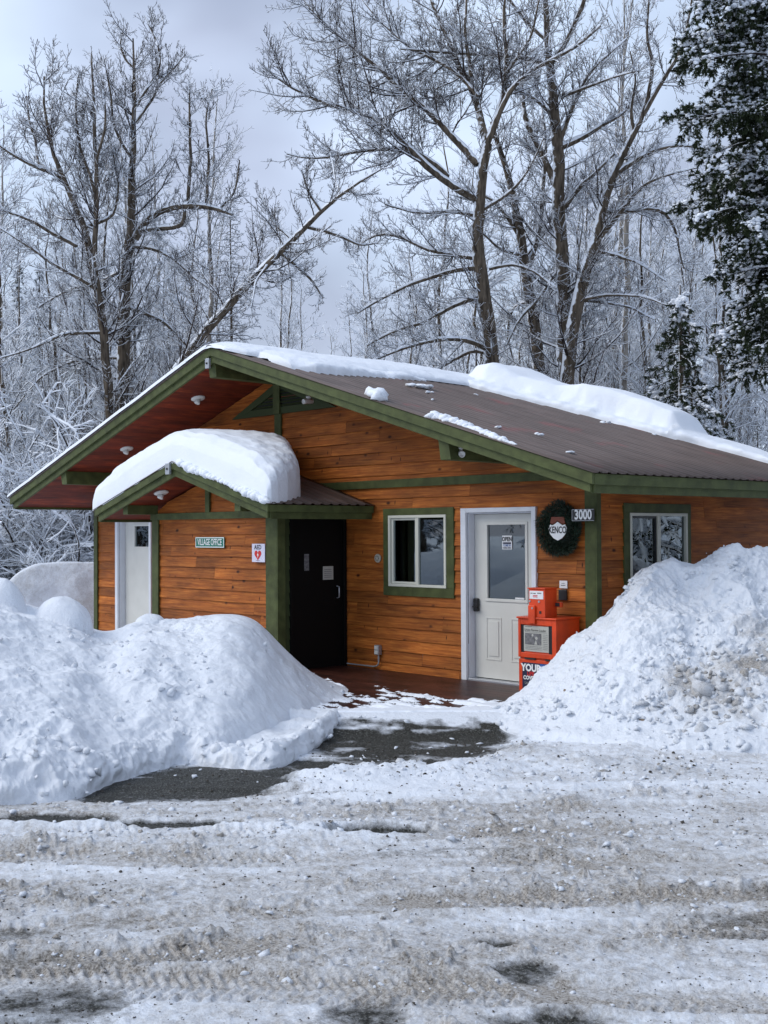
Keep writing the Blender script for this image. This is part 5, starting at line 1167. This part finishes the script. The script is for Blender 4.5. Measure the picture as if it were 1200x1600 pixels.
spots = [(1012, 38, 'A', 1.05, 'slender pale tree just right of the leaning cottonwood'), (1040, 44, 'B', 1.15, 'thin tree behind the top of the small spruce'), (1075, 40, 'A', 1.1, 'pale tree rising straight out of the small spruce'), (1092, 34, 'C', 1.2, 'bushy bare tree close right of the small spruce'), (1108, 42, 'A', .95, 'slender pale birch between small spruce and big spruce'), (1125, 47, 'B', 1.3, 'distant thin tree left of the hanging spruce boughs'), (1150, 37, 'A', .9, 'pale forked trunk under the hanging spruce boughs'), (1180, 40, 'B', 1.2, 'thin tree half hidden by the big spruce'), (1215, 36, 'C', 1.2, 'bushy bare tree at the right picture edge'), (975, 45, 'B', 1.1, 'thin tree behind the crown of the leaning cottonwood'), (955, 37, 'C', 1.15, 'bushy bare tree low over the tall roof berm'), (915, 43, 'B', .95, 'thin bare tree between leaning trunk and roof'), (1000, 33, 'C', .9, 'low snowy tree left of the small spruce'), (930, 35, 'B', .62, 'small dark-stemmed sapling behind the berm'), (808, 42, 'C', 1.1, 'low bushy tree between the trunks left of the grey one'), (720, 48, 'B', .8, 'faint thin tree under the lowest limbs of the middle cottonwood'), (700, 38, 'C', .62, 'low twiggy tree touching the ridge snow under the middle cottonwood'), (575, 56, 'B', 1.05, 'faint distant tree with pointed top left of the middle cottonwood'), (545, 60, 'C', 1.0, 'faint rounded distant tree behind the ridge'), (490, 52, 'B', .75, 'thin lone distant stem right of the leaning trunk'), (455, 50, 'C', .85, 'faint distant tree just right of the larch'), (415, 55, 'B', .85, 'faint distant tree behind the leaning trunk'), (330, 42, 'C', 1.0, 'snowy low tree behind the left roof slope near the peak'), (265, 36, 'C', 1.15, 'dense snowy tree behind the middle of the left roof slope'), (245, 44, 'A', 1.0, 'slender tree right of the big left cottonwood'), (140, 35, 'C', 1.25, 'dense snowy tree left of the two big left trunks'), (90, 40, 'A', .85, 'slender tree rising from the left thicket'), (40, 33, 'C', 1.15, 'dense snowy tree at the left picture edge'), (10, 45, 'B', 1.2, 'thin tall tree at the far left edge'), (-30, 37, 'A', 1.0, 'slender tree partly outside the left edge')]
for (px_, d_, k_, s_, lb) in spots:
    pr_ = {'A': protoA, 'B': protoB, 'C': protoC}[k_]; first = 'used' not in pr_
    put(pr_, px_, d_, ra.uniform(0, 6.28), s_, lb, first, group=GB)
    pr_['used'] = 1
rz = random.Random(77)
for (lb, x0, x1, d0, d1, cnt, ks, s0, s1) in (('thin frosted tree lost in the dense woods right of the big trunks', 900, 1230, 33, 60, 36, 'ABC', .95, 1.6), ('low frosted tree in the tangle between the big trunks behind the roof', 740, 930, 34, 58, 24, 'BCC', .9, 1.55), ('faint low tree far behind the ridge in the middle', 400, 740, 50, 75, 22, 'BC', 1.15, 1.9), ('frosted tree lost in the dense woods behind the left roof slope', -60, 330, 31, 56, 42, 'ABCC', .9, 1.45)):
    for q in range(cnt):
        pr_ = {'A': protoA, 'B': protoB, 'C': protoC}[rz.choice(ks)]
        put(pr_, rz.uniform(x0, x1), rz.uniform(d0, d1), rz.uniform(0, 6.28), rz.uniform(s0, s1), lb, group=lb.replace('tree ', 'trees ', 1))
for o in (protoA, protoB, protoC):
    del o['used']
for o in col.objects:
    if 'used' in o: del o['used']

# snow-laden thicket on the left
def shrub(seed, H=3.6, nst=26):
    rg = np.random.default_rng(seed); n = 10
    a = rg.uniform(0, 6.28, nst); d = np.stack([np.cos(a) * .55, np.sin(a) * .55, np.ones(nst)], -1); d /= np.linalg.norm(d, axis=1, keepdims=True)
    P = np.zeros((nst, n, 3)); P[:, 0, :2] = rg.normal(0, .25, (nst, 2)); P[:, 0, 2] = -.2; L = rg.uniform(.6, 1.25, nst) * H; st = (L / (n - 1))[:, None]
    for k in range(1, n):
        P[:, k] = P[:, k - 1] + d * st; d = d + np.stack([np.cos(a), np.sin(a), -.6 * np.ones(nst)], -1) * .09 * k / 4 + rg.normal(0, .10, (nst, 3)); d /= np.linalg.norm(d, axis=1, keepdims=True)
    R = np.linspace(.028, .009, n)[None] * rg.uniform(.7, 1.2, (nst, 1))
    b = grow(P, R, rg, .16, .40, (.3, 1.5), (25, 70), .0, 7, .012, .008, t0=.08, taper=.4)
    c = grow(*b, rg, .11, .4, (.10, .5), (25, 70), .0, 4, .03, .0065, t0=.05, taper=.8)
    return tree_obj('snowy_shrub', [('stems', [(P, R, 5)], M_twig), ('twigs', [(*b, 3), (*c, 3)], M_twigw)], [(*snow_lines(P, R, .026, .6, .1), 4), (*snow_lines(*b, .020, .6, .1), 4), (*snow_lines(*c, .010, .6, .1), 3)], None, (0, 0, 0), 'x', 'shrub', 'snow-laden shrubs in the left thicket')
sh1, sh2 = shrub(31), shrub(32, 4.6, 30)
for i, (px_, d_, s_, lb, pr_) in enumerate([(20, 27, 1.0, 'arching snowy shrub at the far left edge above the snow mound', sh1), (75, 28, 1.1, 'snow-laden shrub behind the crest of the dirty snow mound', sh2), (125, 26.5, .95, 'snow-laden shrub under the left eave beside the corner', sh1), (-20, 30, 1.2, 'tall snowy shrub partly outside the left edge', sh2), (50, 31, 1.35, 'tall snowy shrub in the second row left of the eave tip', sh2), (105, 32, 1.3, 'tall snowy shrub in the second row behind the eave tip', sh1), (160, 30, 1.3, 'tall snowy shrub rising over the lower left roof slope', sh2), (215, 31, 1.45, 'tall snowy shrub over the middle of the left roof slope', sh1), (10, 34, 1.7, 'highest snowy shrub in the left thicket', sh1)]):
    put(pr_, px_, d_, i * 1.3, s_, lb, i in (0, 1))

# --- conifers
def conifer(seed, H, prof, label, nb=150, droop=.05, needles=26, snowamt=1.0, zmin=.5, tuft=(.05, .10), drop=.35, spacing=.13, mt=None, group=None, az=None, kind='spruce_tree', extra=False, clumps=0):
    rg = np.random.default_rng(seed); root = empty(kind, (0, 0, 0), label=label, cat='tree', group=group)
    z = np.linspace(-.4, H, 14); P = np.stack([0 * z, 0 * z, z], -1)[None]; R = (.018 * H * (1 - np.clip(z, 0, H) / H) + .012)[None]
    V, F = tubes(P, R, 10); np_mesh('trunk', V, F, M_bark, root, smooth=True)
    n = 10; zz = zmin + (H - zmin - .2) * (np.arange(nb) + rg.uniform(-.4, .4, nb)) / nb; zz = np.clip(zz, zmin, H - .1)
    a = np.arange(nb) * 2.399 + rg.normal(0, .25, nb) if az is None else rg.uniform(az[0], az[1], nb)
    L = np.interp(zz / H, [q[0] for q in prof], [q[1] for q in prof]) * rg.uniform(.62, 1.12, nb)
    t = np.linspace(0, 1, n)[None]; up0 = rg.uniform(-.05, .25, nb)[:, None]
    rad = L[:, None] * t; dz = L[:, None] * (up0 * t - (droop * 6 + .35) * t ** 2 + .18 * t ** 4)
    B = np.stack([np.cos(a)[:, None] * rad, np.sin(a)[:, None] * rad, zz[:, None] + dz], -1) + rg.normal(0, .012, (nb, n, 3))
    if extra:      # the boughs that reach into the picture, from a trunk 21.5 m away
        c0 = at(1305, 831, 21.5); E_ = []
        for (bx, by) in BOUGHS:
            for k in range(4):
                tip = at(bx + rg.uniform(0, 26) * k, by + rg.uniform(-14, 14) * k, 21.0 + rg.uniform(-1.1, 1.1)); tip = tip - np.array([c0[0], c0[1], -.3]); zt = tip[2] + rg.uniform(.25, .6)
                q = np.stack([tip[0] * t[0], tip[1] * t[0], zt + (tip[2] - zt) * t[0] ** 1.3 + .22 * np.sin(t[0] * 3.1)], -1); E_.append(q)
        E_ = np.array(E_); B = np.concatenate([B, E_]); L = np.concatenate([L, np.full(len(E_), 3.0)]); nb = len(B)
    BR = (.006 + .012 * L[:, None] * (1 - t))
    sub = grow(B, BR, rg, spacing, .30, (.15, .75), (35, 75), -drop * .35, 6, .01, .005, t0=.12, taper=.5, wob=.05)
    sub2 = grow(*sub, rg, spacing * 1.0, .45, (.08, .30), (25, 60), -drop * .5, 4, .01, .004, t0=.15, taper=.6, wob=.05)
    Vs, Fs, b = [], [], 0
    for (p, r, k) in ((B, BR, 5), (*sub, 3)):
        V, F = tubes(p, r, k); Vs.append(V); Fs.append(F + b); b += len(V)
    np_mesh('branches', np.concatenate(Vs), np.concatenate(Fs), M_twig, root, smooth=True)
    # needle sprays
    VV = []
    for (p, cnt) in ((sub[0], needles), (sub2[0], needles // 2), (B, needles)):
        M_ = len(p); tt = rg.random((M_, cnt)) * (p.shape[1] - 1.001); i = tt.astype(int); fr = (tt - i)[..., None]; ar = np.arange(M_)[:, None]
        c = p[ar, i] * (1 - fr) + p[ar, i + 1] * fr; T = p[ar, i + 1] - p[ar, i]; T /= np.linalg.norm(T, axis=-1, keepdims=True) + 1e-9
        q = rg.normal(0, 1, c.shape); q -= (q * T).sum(-1, keepdims=True) * T; q /= np.linalg.norm(q, axis=-1, keepdims=True) + 1e-9
        d = T * .75 + q * .65; w = np.cross(d, rg.normal(0, 1, c.shape)); w /= np.linalg.norm(w, axis=-1, keepdims=True) + 1e-9
        l = rg.uniform(tuft[0], tuft[1], (M_, cnt, 1))
        VV.append(np.stack([c - w * l * .16, c + w * l * .16, c + d * l + w * l * .05], -2).reshape(-1, 3))
    V = np.concatenate(VV); np_mesh('foliage', V, np.arange(len(V)).reshape(-1, 3), mt or M_needle, root)
    if extra or clumps:
        pts, rr_ = [], []
        for (p, w0, step) in ((B, .066, 4), (sub[0], .046, 2)):
            for k in range(step):
                f_ = rg.random((len(p), p.shape[1] - 1, 1)); q = (p[:, :-1] * (1 - f_) + p[:, 1:] * f_).reshape(-1, 3)
                m_ = vnoise(q * 2.0 + 5) + .4 * vnoise(q * 7) + snowamt - .78 + rg.normal(0, .15, len(q)); kp = m_ > 0.05; q = q[kp]
                r_ = w0 * rg.uniform(.5, 1.1, len(q)) * np.clip(.5 + m_[kp], .4, 1.1) * (clumps or 1); q = q + np.array([0, 0, .02]) + np.stack([0 * r_, 0 * r_, r_ * .3], -1) + rg.normal(0, .015, (len(q), 3)); pts.append(q); rr_.append(r_)
        V, F = clods(np.concatenate(pts), np.concatenate(rr_), rg, 1, .5, .55)
        np_mesh('snow_cover', V, F, M_snow, root, smooth=True)
    elif snowamt:
        Vs, Fs, b = [], [], 0
        for (p, r, w0, th) in ((B, BR, .036, .42), (*sub, .026, .36), (*sub2, .014, .5)):
            m_ = np.clip((vnoise(p * 2.2 + 5) + .45 * vnoise(p * 9) + snowamt - th - .35) * 1.6, 0, 1.15)
            q = p.copy(); q[..., 2] += .016 + .6 * w0 * m_
            rr = w0 * m_ * np.sin(np.linspace(.25, math.pi - .12, p.shape[1]))[None] ** .5 + .0004
            k_ = rr.max(axis=1) > .004; V, F = tubes(q[k_], rr[k_], 5); Vs.append(V); Fs.append(F + b); b += len(V)
        np_mesh('snow_cover', np.concatenate(Vs), np.concatenate(Fs), M_snow, root, smooth=True)
    return root
cone = [(0, .20), (.1, .23), (.5, .13), (1, .01)]
BOUGHS = [(1100, -8), (1092, 12), (1066, 98), (1090, 60), (1128, 185), (1057, 190), (1105, 245), (1068, 322), (1085, 345), (1140, 395), (1112, 440), (1140, 492), (1118, 535), (1150, 545), (1130, 130), (1120, 290), (1160, 350), (1150, 240)]
def cprof(H, w): return [(a, b * H * w) for a, b in cone]
big = conifer(41, 15.5, [(0, 2.2), (.25, 2.1), (.55, 1.9), (.8, 1.3), (1, .1)], 'huge dark spruce with drooping snow-heaped boughs at the right edge', 150, .06, 54, 1.0, 5.2, (.035, .075), .9, .07, extra=True)
put(big, 1305, 21.5, 0.0, 1.0, None, True)
small = conifer(42, 5.6, cprof(5.6, 1.45), 'small dark spruce standing behind the right end of the roof', 150, .06, 30, .8, .4, (.035, .08), .4, .11, clumps=.8)
put(small, 1066, 27, .5, 1.38, None, True, z=-.3)
mid = conifer(43, 12, cprof(12, .62), 'dark snowy spruce at the left edge of the woods', 150, .05, 16, 1.05, .6, (.06, .13), .35, .17, mt=M_needled, group='snow-dusted spruces in the woods')
GS = 'snow-dusted spruces in the woods'
for i, (px_, d_, s_, lb) in enumerate([(-12, 38, 1.0, 'dark snowy spruce at the very left edge of the woods'), (62, 42, .98, 'dark snowy spruce left of the forked bare tree'), (28, 46, 1.1, 'darker spruce between the two leftmost spruces'), (118, 46, .85, 'snowy spruce showing through the forked bare tree'), (-70, 40, 1.1, 'snowy spruce partly beyond the left edge'), (165, 50, .75, 'lower snowy spruce behind the two big left trunks'), (1185, 31, .42, 'low dark spruce under the hanging boughs at the right'), (1240, 33, .62, 'spruce at the lower right edge behind the roof'), (1150, 48, .5, 'small distant spruce right of the small dark spruce')]):
    put(mid, px_, d_, i * 1.1, s_, lb, i == 0, group=GS)
# larch
def larch():
    rg = np.random.default_rng(51); H = 12.2; z = np.linspace(-.4, H, 16); P = np.stack([.02 * np.sin(z), 0 * z, z], -1)[None]; R = (.10 * (1 - np.clip(z, 0, H) / H) + .008)[None]
    nb = 210; zz = 1.5 + (H - 1.7) * (np.arange(nb) / nb); a = np.arange(nb) * 2.399; L = (2.3 * (1 - zz / H) ** .75 + .15) * rg.uniform(.6, 1.1, nb); t = np.linspace(0, 1, 7)[None]
    B = np.stack([np.cos(a)[:, None] * L[:, None] * t, np.sin(a)[:, None] * L[:, None] * t, zz[:, None] + L[:, None] * (.02 * t - .25 * t ** 2 + .22 * t ** 3)], -1) + rg.normal(0, .02, (nb, 7, 3)); BR = (.006 + .008 * L[:, None] * (1 - t))
    s1 = grow(B, BR, rg, .10, .30, (.08, .5), (40, 80), -.02, 4, .01, .0055, t0=.1, taper=.7); s2 = grow(*s1, rg, .09, .4, (.05, .18), (30, 70), .02, 3, .02, .005, t0=.1, taper=.8)
    return tree_obj('larch_tree', [('trunk', [(P, R, 8)], M_bark), ('crown', [(B, BR, 4), (*s1, 3), (*s2, 3)], M_twig)], [(*snow_lines(B, BR, .012, .5), 4), (*snow_lines(*s1, .006, .5), 3)], None, (0, 0, 0), 'thin pointed leafless larch left of the leaning trunk', 'tree')
put(larch(), 362, 36, 0, 1.03, None, True)
# ================================================================== ACROSS THE ROAD AND BESIDE THE BUILDING (seen mirrored in the panes, and shading the right wall)
def put_xy(root, x, y, rot, s, label, group=None):
    o = put(root, 600, 30, rot, s, label, group=group); o.location = (x, y, -.3); return o
for i, (x, y, s_) in enumerate([(6.0, 3.2, 1.3), (4.8, 7.5, 1.3), (8.5, 0.4, 1.3), (8.6, 6.2, 1.6), (11.5, 3.0, 1.6), (6.8, 5.2, 1.4)]):
    put_xy(mid, x, y, i * 2.1, s_, 'out-of-view spruce added to shade the right wall, mirrored in the side window', 'spruces added to shade the right wall')  # unseen spruces added to keep sky light off the right wall
for i, (x, y, s_) in enumerate([(-18, -15, 1.0), (-15, -19, 1.15), (-22, -13, 1.1), (-12, -22, 1.2), (-26, -18, 1.3), (-8, -25, 1.2), (-19, -23, 1.3), (-3, -27, 1.2), (-30, -12, 1.3), (-24, -8.5, 1.0)]):
    put_xy(mid, x, y, i * 1.7, s_, 'dark spruce across the road, mirrored in the front panes', 'spruces across the road')
nn = 70; u = np.linspace(-1, 1, nn); UU, VV_ = np.meshgrid(u, u)
MX = -11 + 6.5 * UU; MY = -10.5 + 2.6 * VV_ + 1.8 * UU; hh = np.clip(1 - UU ** 2 - VV_ ** 2, 0, 1) ** .6 * 1.75
MP = np.stack([MX, MY, hh - .3], -1); MP[..., 2] += .16 * fbm(MP * 1.3, 4) * (hh > .02)
idx = np.arange(nn * nn).reshape(nn, nn); F = np.stack([idx[:-1, :-1], idx[:-1, 1:], idx[1:, 1:], idx[1:, :-1]], -1).reshape(-1, 4)
np_mesh('snow_bank', MP, F, M_snow, smooth=True, label='ploughed snow bank across the drive, mirrored in the front window', cat='snow bank')
